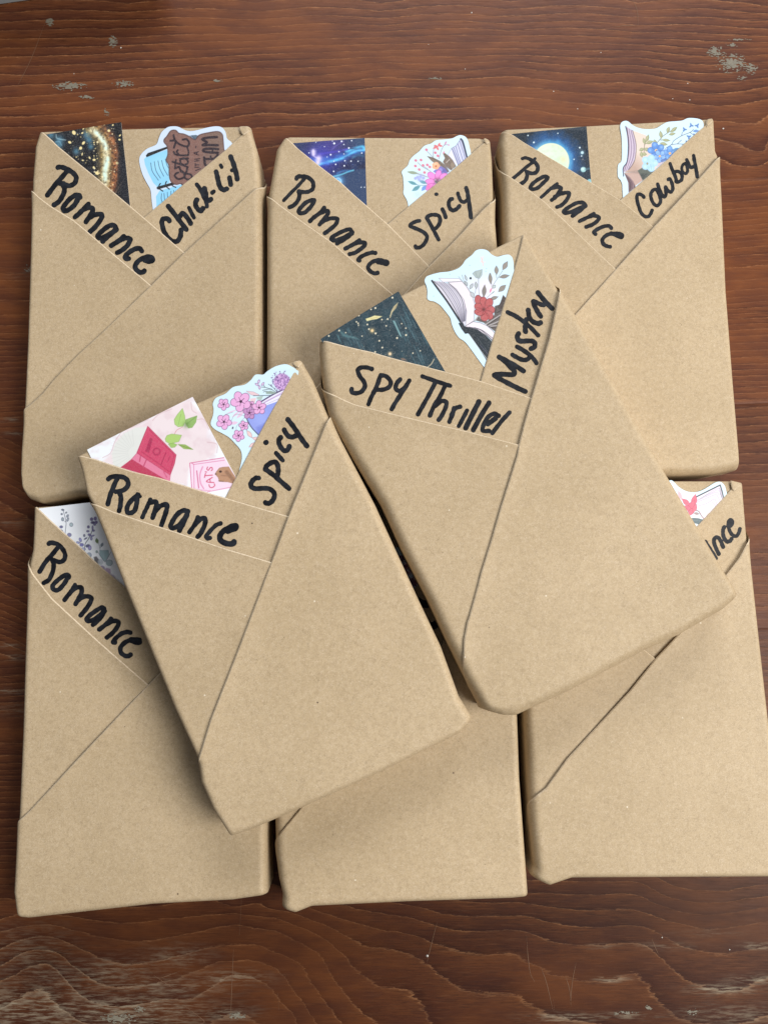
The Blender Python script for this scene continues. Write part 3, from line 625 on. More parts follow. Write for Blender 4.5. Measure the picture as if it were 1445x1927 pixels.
# ---- F: front row, left
bF = Book(0, .026, (2.5, 3, 1.5, 2.5), [(68, 953), (64, 1035), (58, 1062), (56, 1082), (51, 1228), (47, 1366), (40, 1530), (37, 1565), (31, 1676), (37, 1722)], [(470, 938, 't'), (500, 1010), (509, 1080), (512, 1400), (512, 1545), (502, 1681, 't')], [(170, 947), (300, 941)], [(60, 1724), (291, 1698), (440, 1690)], "tbtt", 4)
o1 = (60, 1005, 6.2826)
F1 = S(o1, 56, [(208, 115), (235, 102), (310, 120), (370, 175), (400, 240), (390, 300), (340, 330), (270, 310)], [(315, 160), (250, 240), (170, 330), (98, 447)], [(245, 300), (265, 350), (255, 440), (210, 540), (148, 578)], [(445, 512), (440, 490), (400, 485), (320, 540), (260, 600), (255, 640), (290, 665), (340, 645), (400, 570), (430, 510)],
  [(518, 602), (480, 670), (430, 730), (393, 778)], [(470, 680), (540, 630), (595, 640), (590, 700), (550, 780), (523, 828)], [(545, 790), (620, 740), (690, 740), (710, 770), (680, 840), (620, 920), (583, 962)], [(860, 880), (830, 870), (760, 910), (680, 970), (655, 1010), (680, 1030), (740, 1010), (820, 950), (865, 900)], [(870, 910), (800, 1010), (728, 1072)],
  [(942, 1002), (880, 1070), (803, 1128)], [(880, 1070), (960, 1030), (1025, 1035), (1020, 1090), (960, 1170), (893, 1222)], [(1170, 1165), (1130, 1157), (1060, 1180), (990, 1240), (968, 1278), (990, 1280)], (72, [(1180, 1252), (1240, 1275), (1275, 1275)]), [(1280, 1250), (1200, 1245), (1110, 1280), (1055, 1340), (1060, 1400), (1110, 1440), (1150, 1440), (1172, 1426)])
build(bF, "wrapped book lettered Romance with a floral card, leftmost in the front row", [(57, 1066), (62, 1079), (100, 1128), (183, 1204.5), (281, 1290.6)], [(69, 955), (120, 1003), (179, 1057.7), (239.6, 1110), (330, 1190)],
  [(503, 1080), (400, 1175), (303, 1268.5), (234, 1340), (140, 1440), (57, 1529)], [(476, 938), (400, 1002), (268, 1118)], F1, None, 0.0008, 0.0005)
# ---- G: front row, middle (mostly under the two upper books)
bG = Book(0, .026, (5, 2.5, 1.5, 2.5), [(520, 945), (512, 1060), (515, 1300), (516, 1480), (518, 1543), (520, 1604), (526, 1653), (533, 1684), (531, 1707)], [(952, 935), (962, 1200), (971, 1349), (975, 1463), (988, 1642), (991, 1684)], [(730, 938)], [(557, 1714), (587, 1702), (765, 1693.5), (960, 1687)], "tttt", 5)
oG = (680, 950, 6.023)
G2 = S(oG, 84, [(640, 1090), (700, 1122), (745, 1128)], [(760, 1370), (810, 1372), (860, 1342)])
build(bG, "wrapped book with blank brown front, middle one in the front row", [(512, 1062), (560, 1100), (745, 1268)], [(522, 948), (640, 1045), (735, 1130), (815, 1200)],
  [(965, 1058), (900, 1133), (830, 1213), (745, 1310), (573, 1514.6), (543, 1551), (522, 1581)], [(950, 938), (860, 1028), (782, 1108), (735, 1145)], None, G2, 0.0005, 0.0005)
# ---- H: front row, right
bH = Book(0, .027, (5, 2.5, 1.5, 2.5), [(985, 915, 't'), (968, 1050), (972, 1250), (974, 1347), (982, 1508), (991, 1604), (1001, 1649, 't')], [(1394.5, 909), (1404.5, 1024), (1415, 1120), (1434, 1294), (1446, 1400), (1458, 1560), (1464, 1642)], [(1150, 905), (1256, 904), (1370, 904)], [(1032, 1663), (1073, 1649), (1250, 1648), (1445, 1647)], "bttt", 6)
oH = (1310, 960, 14.45)
H2 = S(oH, 108, [(240, 860), (330, 1000), (440, 1170), (525, 1310)], [(605, 1190), (540, 1060), (480, 900), (480, 790), (540, 735), (610, 765), (660, 850), (700, 950), (725, 1000)], [(760, 455), (725, 520), (718, 640), (750, 760), (820, 850), (900, 845), (950, 780)], (100, [(930, 430), (975, 340), (940, 265), (885, 290), (862, 380), (880, 510), (930, 620), (1000, 690), (1080, 705), (1130, 650), (1165, 565), (1182, 508)]))
build(bH, "wrapped book with red flower sticker and half hidden word, rightmost in the front row", [(975, 1020), (1040, 1075), (1212, 1226), (1231, 1241)], [(988, 917), (1080, 990), (1195, 1092), (1290, 1180)],
  [(1404, 1022.8), (1389, 1052), (1365, 1083), (1273.7, 1196), (1231.5, 1240.5), (1184, 1300), (1011.7, 1494.6), (990, 1525)], [(1394, 911), (1377, 922), (1311, 993), (1195, 1098)], None, H2, 0.0005, 0.0002, [(1374, 905), (1395, 909), (1378, 923)])
# ---- D: on top, left
bD = Book(.0282, .026, (2.5, 3.5, 1.5, 2.8), [(147, 858), (156, 885), (165, 930), (180, 957), (240, 1110), (330, 1330), (378, 1434), (382, 1470), (403, 1519), (436, 1572)], [(567, 677), (590, 716), (616, 777), (640, 828), (704, 950), (787, 1131), (828, 1217), (862, 1311), (887, 1351)], [(170, 847), (373, 757), (545, 682)], [(489, 1552), (571, 1517), (738, 1440), (865, 1377)], "tttt", 7)
o1, o2 = (190, 880, 5.1607), (455, 770, 9.633)
D1 = S(o1, 48, [(78, 113), (110, 92), (180, 87), (240, 102), (270, 140), (260, 190), (210, 225), (150, 235)], [(165, 105), (130, 180), (95, 270), (72, 355)], [(185, 245), (200, 290), (195, 360), (182, 420)], [(370, 265), (320, 300), (270, 360), (257, 420), (282, 443), (330, 420), (350, 360), (360, 290)], (32, [(357, 255), (388, 282)]), (42, [(485, 312), (455, 380), (430, 430), (407, 483)]), [(470, 345), (530, 330), (545, 360), (525, 430), (507, 487)],
  [(530, 430), (580, 375), (640, 358), (645, 400), (620, 480), (592, 560)], [(850, 425), (800, 417), (740, 460), (690, 540), (682, 578), (710, 586), (760, 560), (820, 490), (845, 440)], [(840, 460), (800, 550), (767, 613)], (44, [(945, 482), (910, 560), (863, 627)]), [(915, 555), (970, 500), (1015, 497), (1010, 560), (970, 640), (942, 672)], (42, [(1165, 543), (1120, 560), (1060, 620), (1025, 668), (1040, 688), (1062, 683)]), (56, [(1235, 617), (1310, 588), (1308, 565), (1260, 577), (1190, 620), (1157, 670), (1172, 713), (1230, 738), (1285, 738), (1296, 720)]))
D2 = S(o2, 92, [(305, 1248), (250, 1252), (190, 1310), (166, 1370), (190, 1420), (260, 1440), (380, 1435), (490, 1440), (570, 1490), (595, 1560), (570, 1640), (510, 1700), (450, 1705), (430, 1690)], [(430, 1090), (560, 1180), (700, 1300), (858, 1440)], [(430, 1080), (460, 1020), (560, 960), (630, 970), (660, 1050), (660, 1150), (640, 1220)], (84, [(625, 795), (680, 860), (743, 925)]), (100, [(440, 607), (445, 602)]),
  [(708, 512), (680, 542), (676, 610), (710, 690), (770, 750), (830, 740), (858, 690), (862, 675)], [(772, 375), (800, 430), (850, 490), (920, 505), (980, 480)], [(838, 188), (920, 290), (1010, 420), (1100, 560), (1182, 665)])
build(bD, "tilted wrapped book lettered Romance and Spicy, left one on top of the pile", [(176, 949), (215, 965), (335, 1004), (430, 1036), (513, 1060.6)], [(151, 859), (172, 864), (300, 901), (424.7, 939), (544.7, 974)],
  [(619, 782), (589, 865), (545, 974), (513, 1060.6), (502, 1090), (468, 1180), (428, 1283), (400, 1355), (378, 1427)], [(566, 679), (500, 798), (424.7, 939)], D1, D2, 0.0006, 0.0005, [(552, 684), (567, 677), (560, 692)])
# ---- E: on top, right
bE = Book(.0282, .027, (6.5, 3, 1.5, 6), [(601, 638), (600, 665), (603, 697), (607, 726), (618, 783), (663, 862), (717, 950), (755, 1033), (805, 1129), (841, 1207), (872, 1270), (909, 1336)], [(986, 439), (1016, 489), (1054, 553), (1080, 595), (1194, 800), (1256, 904), (1361, 1080), (1388, 1122)], [(620, 626), (760, 553), (926, 469)], [(948, 1346), (971, 1346), (1075, 1298), (1210, 1225), (1275, 1196), (1361, 1146)], "tttt", 8)
o1, o2 = (640, 670, 4.25), (910, 535, 8.76)
E1 = S(o1, 36, [(253, 105), (210, 93), (160, 97), (142, 120), (160, 165), (195, 215), (195, 255), (160, 293), (110, 298), (92, 283), (93, 264)], [(320, 165), (290, 250), (250, 330), (227, 387)], [(325, 155), (370, 165), (405, 210), (390, 250), (340, 270), (290, 270)], [(480, 187), (450, 225), (445, 263), (480, 280), (520, 250)], [(553, 197), (510, 270), (450, 360), (412, 427)], (34, [(657, 165), (740, 195), (830, 225), (878, 240)]), [(760, 215), (710, 310), (660, 400), (622, 467)],
  [(840, 235), (800, 320), (750, 400), (717, 477)], [(760, 400), (810, 362), (848, 372), (840, 420), (810, 480), (787, 512)], [(910, 417), (900, 460), (872, 527)], [(890, 470), (920, 420), (958, 407)], (34, [(1013, 437), (980, 500), (947, 562)]), (42, [(1108, 367), (1060, 460), (1003, 576)]), (40, [(1188, 377), (1130, 470), (1063, 592)]), [(1265, 478), (1230, 462), (1180, 490), (1142, 560), (1142, 598), (1190, 600)], [(1352, 453), (1290, 520), (1215, 617)], (40, [(1240, 500), (1180, 545)]))
E2 = S(o2, 84, [(680, 1765), (560, 1710), (400, 1630), (250, 1550), (175, 1502)], [(172, 1495), (280, 1480), (400, 1488), (490, 1485), (505, 1440), (450, 1370), (350, 1270), (255, 1200)], [(260, 1200), (400, 1275), (550, 1360), (655, 1430)], (110, [(400, 1300), (470, 1370)]), (76, [(475, 1162), (540, 1200), (640, 1245), (720, 1235), (760, 1190)]), (76, [(548, 1027), (640, 1080), (740, 1150), (820, 1230), (866, 1295)]),
  [(572, 815), (552, 860), (572, 920), (620, 938), (720, 932), (810, 940), (843, 980), (830, 1035), (778, 1060)], (74, [(392, 462), (500, 510), (640, 600), (780, 720), (895, 840)]), [(700, 580), (690, 640), (682, 740), (690, 780)], (82, [(732, 425), (740, 480), (760, 560), (820, 620), (900, 645), (935, 632)]), [(815, 282), (850, 380), (900, 470), (940, 528)], (76, [(820, 275), (900, 312), (970, 340), (1010, 330)]), (82, [(892, 135), (960, 220), (1050, 320), (1125, 395)]))
build(bE, "tilted wrapped book lettered Spy Thriller and Mystery, right one on top of the pile", [(606, 724.5), (640, 752), (739, 781.6), (860, 810), (976, 840)], [(602, 639), (700, 665), (800, 692), (905, 720), (1000, 751.5)],
  [(1052, 553), (1033, 641), (1000, 752), (976, 840), (973, 860), (940, 965), (905.5, 1080), (880, 1172), (874, 1205), (875, 1264)], [(985, 442), (979, 470), (964, 524), (905, 720)], E1, E2, 0.0008, 0.0002)
# ------------------------------------------------------------------ cards and stickers tucked into the wrappers
class Paint:
    def __init__(self, P, base): self.P = P; self.C = np.tile(np.asarray(base, float), (len(P), 1)); self.o = (0, 0, 1.)
    def z(self, pts): return np.asarray(Z(self.o, pts))
    def mix(self, a, c):
        a = np.clip(a, 0, 1)[:, None]; self.C = self.C*(1-a)+np.asarray(c, float)*a
    def _cov(self, d, soft): return np.clip(.5-d/max(soft, .3), 0, 1)
    def poly(self, pts, c, a=1., soft=.9, edge=None, ew=1.):
        q = self.z(pts); d = poly_sdf(self.P, q); self.mix(a*self._cov(d, soft), c)
        if edge is not None: self.mix(.85*self._cov(abs(d)-ew/2, .9), edge)
    def line(self, pts, w_, c, a=1., soft=.9, sm=True):
        q = self.z(pts); q = smooth_line(q, 5) if sm else q
        m = (self.P[:, 0] > q[:, 0].min()-9-3*soft-w_/self.o[2]) & (self.P[:, 0] < q[:, 0].max()+9+3*soft+w_/self.o[2]) & (self.P[:, 1] > q[:, 1].min()-9-3*soft-w_/self.o[2]) & (self.P[:, 1] < q[:, 1].max()+9+3*soft+w_/self.o[2])
        if not m.any(): return
        al = np.zeros(len(self.P)); al[m] = a*self._cov(line_dist(self.P[m], q)-w_/self.o[2]/2, soft); self.mix(al, c)
    def ell(self, x, y, rx, ry, c, ang=0., a=1., soft=.9, edge=None):
        q = self.z([(x, y)])[0]; u = self.P-q; t = math.radians(ang); s = self.o[2]
        k = np.hypot((u[:, 0]*math.cos(t)+u[:, 1]*math.sin(t))/(rx/s), (-u[:, 0]*math.sin(t)+u[:, 1]*math.cos(t))/(ry/s)); d = (k-1)*min(rx, ry)/s
        self.mix(a*self._cov(d, soft), c)
        if edge is not None: self.mix(.8*self._cov(abs(d)-.45, .8), edge)
    def leaf(self, x, y, ln, wd, ang, c, edge=None, a=1.):
        t = math.radians(ang); R = lambda p, q: (x+p*math.cos(t)-q*math.sin(t), y+p*math.sin(t)+q*math.cos(t))
        up = [R(ln*k, wd*math.sin(math.pi*(k+1)/2)**1.2) for k in np.linspace(-1, 1, 9)]; dn = [R(ln*k, -wd*math.sin(math.pi*(k+1)/2)**1.2) for k in np.linspace(1, -1, 9)]
        self.poly(up+dn, c, a, edge=edge, ew=.7)
    def glow(self, x, y, r, c, a=1., p=1.):
        q = self.z([(x, y)])[0]; d = np.hypot(*(self.P-q).T)/(r/self.o[2]); self.mix(a*np.exp(-d**2*p), c)
    def flower(self, x, y, r, c, edge, core, n=5, rot=0.):
        for k in range(n):
            t = rot+6.283*k/n; self.ell(x+.55*r*math.cos(t), y+.55*r*math.sin(t), r*.50, r*.42, c, math.degrees(t), 1, .9, edge)
        self.ell(x, y, r*.45, r*.45, c)
        for k in range(n):
            t = rot+6.283*k/n; self.line([(x, y), (x+.45*r*math.cos(t), y+.45*r*math.sin(t))], 8, core, .7, sm=False)
        self.ell(x, y, r*.14, r*.14, core)
def flat_piece(name, book, outline, base, paint, mat, label, cat, group, dz, thick, step, rimc=(235, 235, 235), bend=.0008, curve=True):
    poly = smooth_line(list(outline)+[outline[0]], 5) if curve else np.asarray(outline, float)
    x0, y0 = poly.min(0)-2; x1, y1 = poly.max(0)+2
    gx = np.arange(x0, x1, step); gy = np.arange(y0, y1, step); X, Y = np.meshgrid(gx, gy); P = np.column_stack([X.ravel(), Y.ravel()])
    G, polys, segs = march(poly_sdf(P, poly).reshape(X.shape)); px = np.column_stack([x0+G[:, 0]*step, y0+G[:, 1]*step])
    zt = book.zt+dz; c0 = px.mean(0)
    V = np.column_stack([at(px, zt), np.full(len(px), zt)])
    V[:, 2] += bend*np.clip((c0[1]-px[:, 1])/80, 0, 1)**2
    pt = Paint(px, base); paint(pt)
    C = srgb(np.clip(pt.C, 0, 255)); polys, fl = flip_up(V, polys)
    ids = np.unique(segs); mp = -np.ones(len(V), int); mp[ids] = np.arange(len(ids)); n0, m_ = len(V), len(ids)
    low = V[ids].copy(); low[:, 2] -= thick; a, b = mp[segs[:, 0]]+n0, mp[segs[:, 1]]+n0
    sk = np.stack([a, b, b+m_, a+m_], 1) if not fl else np.stack([b, a, a+m_, b+m_], 1)
    V = np.vstack([V, V[ids], low]); C = np.vstack([C, np.tile(srgb(rimc), (2*m_, 1))])
    cc = at(c0, zt)[0]
    o = mesh_obj(name, V, polys+[sk[:, ::-1]], mat, None, cols=C, loc=(cc[0], cc[1], zt-thick)); tag(o, label, cat, group)
    return o
CG, SG = "printed bookmarks tucked into the wrappers", "die cut stickers tucked into the wrappers"
def card(book, outline, base, paint, label, rim=(225, 222, 215), **k): return flat_piece("bookmark", book, outline, base, paint, CARD, label, "bookmark", CG, .00034, .0003, .8, rim, curve=False, **k)
def sticker(book, outline, base, paint, label, **k): return flat_piece("sticker", book, outline, base, paint, STICK, label, "sticker", SG, .00036, .0003, .7, (215, 225, 230), **k)
def stars(p, n, x0, y0, x1, y1, c, r0, r1, seed, a=1.):
    r = np.random.RandomState(seed)
    for _ in range(n): 
        q = r0+(r1-r0)*r.rand()**3; p.ell(x0+(x1-x0)*r.rand(), y0+(y1-y0)*r.rand(), q, q, c, 0, a*(.5+.5*r.rand()))
# A: gold nebula
def pA(p):
    p.o = (70, 225, 8.028); P = p.P
    n = vnoise(P, .09, 5, 4); p.mix((n-.45)*1.5, (52, 58, 66))
    for x, y, r in ((220, 245, 60), (350, 320, 70), (330, 400, 60), (600, 490, 50), (800, 320, 55), (760, 240, 60), (820, 420, 45)): p.glow(x, y, r, (88, 140, 165), .8)
    p.line([(300, 240), (310, 290), (370, 310), (440, 320)], 12, (170, 205, 215), .8, 2); p.line([(290, 350), (350, 345), (380, 400)], 12, (130, 180, 205), .7, 2)
    m = vnoise(P, .25, 8, 3)
    for pts, w_, c, a, s in (([(960, 110), (1090, 240), (1150, 420), (1180, 640), (1170, 820), (1120, 1060)], 140, (150, 92, 58), .85, 9), ([(1130, 300), (1190, 500), (1180, 800), (1150, 1000)], 60, (205, 135, 88), .8, 5),
                             ([(820, 130), (960, 250), (1030, 420), (1040, 600), (1030, 780), (1020, 980)], 200, (200, 168, 100), .75, 12), ([(850, 170), (960, 270), (1040, 420), (1055, 620), (1035, 800), (1030, 970)], 90, (250, 243, 205), .95, 7), ([(900, 200), (1000, 310), (1055, 440)], 55, (222, 250, 240), .95, 5), ([(1070, 600), (1030, 780), (1030, 900)], 60, (215, 250, 242), .9, 5)):
        q = p.z(pts); q = smooth_line(q, 5); d = line_dist(P, q)-w_/p.o[2]/2; p.mix(a*np.clip(.5-d/s, 0, 1)*np.clip(.45+1.5*(m-.28), 0, 1), c)
    n2 = vnoise(P, .33, 21, 2); q = smooth_line(p.z([(1060, 180), (1140, 360), (1190, 620), (1180, 860), (1120, 1060)]), 5); p.mix(np.clip((n2-.52)*5, 0, .8)*np.clip(1-line_dist(P, q)/12, 0, 1), (75, 45, 35))
    r = np.random.RandomState(4)
    for x, y, a, b in ((568, 210, 34, 26), (712, 148, 9, 20), (695, 215, 12, 18), (712, 365, 18, 30), (668, 440, 22, 24), (690, 528, 9, 24), (800, 582, 22, 12), (868, 612, 24, 16), (697, 620, 18, 10), (505, 355, 26, 18), (1262, 252, 11, 20), (1255, 315, 18, 13), (1155, 95, 12, 14), (1025, 85, 13, 13), (1095, 180, 22, 18), (1215, 660, 22, 18), (860, 725, 14, 18), (910, 810, 30, 24)): p.ell(x, y, a, b, (245, 226, 165), r.rand()*60)
    stars(p, 60, 480, 150, 1000, 760, (235, 215, 150), 3, 12, 3); stars(p, 80, 860, 120, 1200, 1080, (255, 240, 195), 4, 15, 9); stars(p, 25, 150, 220, 700, 700, (190, 200, 200), 2, 7, 12)
    p.line([(1180, 1130), (1230, 1030), (1300, 930)], 14, (150, 120, 95), .5, 2); p.line([(1230, 1120), (1260, 1040), (1300, 1000)], 9, (120, 100, 85), .5, 2)
    p.poly([(1210, 560), (1330, 560), (1420, 1340), (1300, 1240), (1240, 900)], (34, 36, 46), .55, 8)
card(bA, [(82, 255.6), (229.4, 231.2), (245.8, 392), (251, 446), (104, 466)], (25, 26, 31), pA, "gold and black nebula bookmark in the back left book beside the leather look sticker")
# B: blue galaxy
def pB(p):
    p.o = (540, 250, 9.031); P = p.P
    p.mix((vnoise(P, .06, 2, 3)-.3)*1.3, (40, 62, 104)); p.glow(760, 230, 360, (62, 52, 128), .85); p.glow(560, 470, 260, (66, 66, 185), .8); p.glow(1250, 160, 220, (40, 72, 108), .8)
    m = vnoise(P*np.array([.5, 1.6]), .16, 8, 3)
    def band(pts, w_, c, a, s):
        q = smooth_line(p.z(pts), 5); p.mix(a*np.clip(.5-(line_dist(P, q)-w_/p.o[2]/2)/s, 0, 1)*np.clip(.3+1.4*(m-.2), 0, 1), c)
    band([(480, 520), (700, 470), (930, 420), (1100, 350), (1330, 290)], 110, (62, 120, 215), .9, 9); band([(510, 560), (640, 510), (800, 480), (930, 440), (1050, 380), (1180, 320), (1330, 300)], 36, (105, 205, 250), 1, 4)
    band([(1010, 330), (1150, 280), (1270, 245), (1330, 290)], 44, (95, 205, 245), 1, 4); band([(560, 370), (700, 350), (900, 320), (1030, 290)], 26, (92, 84, 215), .9, 4); band([(760, 300), (840, 230), (960, 160)], 12, (140, 120, 210), .8, 3); band([(400, 450), (520, 480), (700, 530)], 40, (80, 130, 235), .8, 5)
    band([(1120, 430), (1200, 390), (1300, 400)], 30, (90, 160, 190), .7, 4)
    p.poly([(700, 760), (830, 740), (930, 715), (1050, 665), (1130, 640), (1200, 625), (1340, 610), (1380, 1300), (1300, 1250), (980, 960)], (46, 66, 102), .95, 2.5); p.line([(790, 745), (930, 708), (1050, 660), (1130, 640)], 20, (115, 220, 245), .9, 2.5); p.line([(860, 690), (960, 650), (1060, 650)], 30, (70, 150, 220), .6, 4)
    p.glow(870, 820, 85, (110, 190, 250), 1); p.glow(880, 860, 40, (225, 245, 255), 1); p.line([(800, 800), (870, 770), (920, 810), (905, 880)], 14, (190, 235, 255), .8, 2)
    for x, y, r in ((452, 330, 34), (455, 375, 26), (540, 445, 44), (525, 510, 34)): p.glow(x, y, r*1.25, (228, 216, 255), 1)
    p.line([(450, 300), (455, 400), (540, 450), (525, 540)], 12, (225, 215, 255), .9, 2)
    for x, y, r in ((805, 192, 17), (930, 157, 14), (1100, 146, 11), (968, 211, 10), (1053, 271, 14), (745, 382, 14), (885, 332, 10), (830, 542, 12), (975, 565, 13), (986, 482, 11), (795, 658, 12), (378, 352, 10), (1272, 355, 11), (1262, 925, 9), (1317, 925, 9), (1182, 1115, 11), (640, 247, 8), (495, 172, 8), (1090, 488, 12), (775, 152, 8), (800, 490, 9), (1210, 490, 9), (685, 420, 8), (970, 370, 9), (990, 975, 12)): p.ell(x, y, r, r, (236, 244, 255))
    stars(p, 50, 150, 140, 1300, 700, (150, 170, 235), 2, 7, 3, .8); stars(p, 25, 900, 720, 1340, 1250, (130, 160, 205), 2, 6, 8, .6)
card(bB, [(549.2, 271.2), (686.2, 261), (690.6, 392.8), (693, 460), (556, 472)], (30, 38, 68), pB, "blue and violet galaxy bookmark in the middle back book")
# C: moon
def pC(p):
    p.o = (960, 230, 9.031); P = p.P
    p.mix((vnoise(P, .05, 2, 3)-.3)*1.0, (36, 58, 82)); q = p.z([(690, 670)])[0]; d = np.hypot(*(P-q).T)*p.o[2]; n = (vnoise(P, .12, 4, 3)-.5)*120
    p.mix(np.clip((590-d+n)/260, 0, 1)*.95, (38, 98, 168)); p.mix(np.clip((400-d+n*.4)/95, 0, 1), (78, 158, 208)); p.ell(690, 668, 308, 306, (226, 232, 198)); p.ell(690, 668, 290, 288, (214, 232, 208), 0, 1, 5); p.glow(560, 600, 170, (226, 240, 222), .8)
    p.glow(890, 640, 60, (226, 208, 160), .8); p.glow(800, 700, 160, (205, 232, 210), .5); p.mix(np.clip((vnoise(P, .2, 6, 2)-.55)*2, 0, .35)*(d < 285), (196, 212, 180))
    for x, y, r in ((295, 235, 11), (395, 350, 15), (800, 200, 10), (1175, 437, 14), (1218, 520, 24), (1080, 632, 11), (1207, 577, 11)): p.ell(x, y, r, r, (226, 242, 248), 0, 1, 1.2)
    p.glow(1218, 520, 40, (150, 200, 215), .5); p.ell(1238, 805, 46, 44, (158, 202, 205), 0, 1, 1.5); p.ell(1225, 795, 26, 22, (200, 228, 225), 0, 1, 2); p.line([(1280, 800), (1350, 785)], 30, (90, 130, 140), .7, 3); p.ell(1345, 1010, 44, 46, (138, 190, 198), 0, 1, 2); p.ell(1227, 632, 13, 12, (120, 112, 110)); stars(p, 30, 1050, 400, 1370, 1030, (110, 140, 150), 3, 8, 5, .6)
card(bC, [(961.5, 253.5), (1102.3, 239.2), (1112.4, 346.5), (1117, 400), (976, 414)], (26, 38, 50), pC, "night sky bookmark with a pale full moon in the back right book")
# D: pink books
def pD(p):
    p.o = (160, 740, 4.983); P = p.P
    n = vnoise(P, .06, 3, 3)
    p.poly([(170, 640), (250, 560), (300, 430), (400, 330), (560, 280), (680, 200), (830, 120), (980, 60), (1040, 130), (1120, 240), (1160, 330), (1150, 420), (1240, 470), (1230, 560), (1120, 640), (980, 700), (960, 860), (800, 840), (330, 700)], (233, 217, 222), .9, 6); p.mix(np.clip((n-.5)*2.2, 0, .5), (222, 200, 208))
    for pts in ([(170, 605), (245, 560), (290, 450), (370, 350), (480, 310), (600, 250)], [(640, 260), (700, 200), (820, 150)], [(1000, 90), (1010, 160), (1050, 190)], [(1060, 250), (1120, 250), (1165, 340)], [(1150, 460), (1240, 480), (1240, 560)]): p.line(pts, 7, (200, 165, 172), .6, 1.4)
    p.poly([(600, 320), (480, 325), (370, 380), (290, 470), (255, 570), (270, 690), (330, 700), (470, 585), (520, 480)], (222, 225, 222), .95, 2.5)
    for k in range(14):
        t = math.radians(95+k*11); p.line([(470+60*math.cos(t), 560-60*math.sin(t)), (470+230*math.cos(t), 560-215*math.sin(t))], 3, (190, 192, 190), .5, 1)
    p.poly([(440, 618), (335, 697), (790, 832), (800, 800), (560, 690)], (186, 62, 92)); p.poly([(595, 313), (858, 578), (842, 660), (800, 770), (490, 560), (520, 490)], (206, 78, 112), 1, .9, (165, 45, 80), 1.1); p.poly([(490, 562), (440, 618), (560, 692), (740, 800), (795, 828), (803, 770)], (222, 128, 160), 1, .9, (185, 70, 105), .8)
    p.poly([(600, 355), (830, 590), (800, 700), (780, 745), (525, 555), (560, 460)], (196, 62, 100), .25); p.line([(610, 345), (840, 580), (800, 735)], 8, (175, 48, 85), .7, sm=False); p.ell(675, 548, 38, 38, (172, 50, 88), 0, .9); p.ell(675, 548, 24, 24, (200, 74, 108)); p.poly([(615, 420), (642, 430), (605, 560), (568, 545)], (165, 46, 84), .85); p.line([(762, 560), (715, 670)], 10, (165, 46, 84), .8, sm=False); p.line([(800, 590), (780, 640)], 9, (170, 50, 88), .7, sm=False)
    p.line([(535, 550), (680, 650), (790, 735)], 8, (170, 48, 85), .7); p.line([(525, 590), (515, 640)], 12, (190, 75, 110), .9); p.line([(580, 620), (550, 690)], 12, (190, 75, 110), .9); p.line([(740, 735), (770, 790)], 12, (200, 90, 125), .8)
    p.line([(920, 320), (868, 348), (845, 385)], 6, (205, 150, 150), .9)
    for q, c in (([(920, 145), (870, 205), (842, 250), (848, 295), (880, 318), (925, 312), (948, 270), (940, 210)], (170, 205, 122)), ([(950, 250), (1000, 232), (1056, 214), (1045, 275), (1010, 325), (975, 330), (948, 290)], (145, 180, 105)), ([(757, 430), (775, 398), (820, 384), (912, 396), (885, 455), (800, 476), (762, 455)], (172, 205, 118)), ([(785, 478), (830, 468), (868, 484), (845, 508), (812, 512)], (158, 195, 108)), ([(876, 480), (945, 484), (1018, 529), (930, 522)], (150, 178, 92))): p.poly(q, c, 1, 1.1, (118, 150, 80), .6)
    p.line([(905, 200), (880, 300)], 5, (130, 160, 90), .6); p.line([(1050, 220), (960, 290)], 6, (110, 140, 80), .7); p.line([(890, 490), (1000, 522)], 5, (95, 120, 60), .7); p.glow(955, 300, 30, (95, 125, 70), .6)
    p.poly([(985, 655), (1310, 606), (1440, 830), (1390, 890), (1130, 930), (1003, 898)], (238, 212, 232), .95, 1.2); p.line([(1003, 898), (985, 655), (1305, 604)], 7, (205, 95, 140), .9, sm=False); p.line([(1025, 905), (1022, 668), (1310, 628)], 6, (212, 110, 155), .8, sm=False); p.line([(1003, 655), (1022, 668)], 6, (210, 100, 150)); p.line([(1050, 728), (1068, 888)], 10, (205, 98, 140), .85); p.line([(1105, 690), (1080, 760), (1085, 840), (1115, 895)], 12, (222, 140, 178), .8); p.line([(1150, 925), (1380, 878)], 6, (212, 120, 160), .8); p.line([(1010, 900), (1180, 915)], 5, (212, 120, 160), .7)
    for st_ in ([(1165, 858), (1172, 880), (1195, 884), (1217, 868), (1215, 850)], [(1210, 838), (1140, 828), (1195, 790)], [(1178, 835), (1172, 803)], [(1196, 768), (1128, 773)], [(1122, 790), (1132, 752)], [(1130, 737), (1142, 739)], [(1152, 692), (1145, 712), (1160, 722), (1175, 700), (1192, 697), (1196, 716), (1186, 726)]): p.line(st_, 9, (205, 80, 115), .95)
    p.poly([(1222, 757), (1232, 738), (1250, 715), (1262, 700), (1300, 692), (1350, 690), (1380, 740), (1440, 830), (1400, 848), (1340, 832), (1262, 828), (1250, 790)], (182, 140, 112), 1, 1.1, (140, 102, 80), .6); p.ell(1272, 735, 13, 11, (70, 52, 45)); p.line([(1330, 740), (1380, 800), (1400, 840)], 34, (140, 104, 82), .8, 3); p.line([(1280, 770), (1330, 775)], 10, (150, 112, 90), .8, 2); p.ell(1228, 758, 8, 7, (110, 80, 68)); p.line([(1255, 822), (1300, 826)], 8, (120, 88, 70), .8)
card(bD, [(165, 846.4), (363.7, 747.4), (449, 907), (470, 950), (262, 1050)], (238, 243, 250), pD, "watercolour bookmark with a pink open book and green leaves in the upper left book", rim=(245, 245, 245))
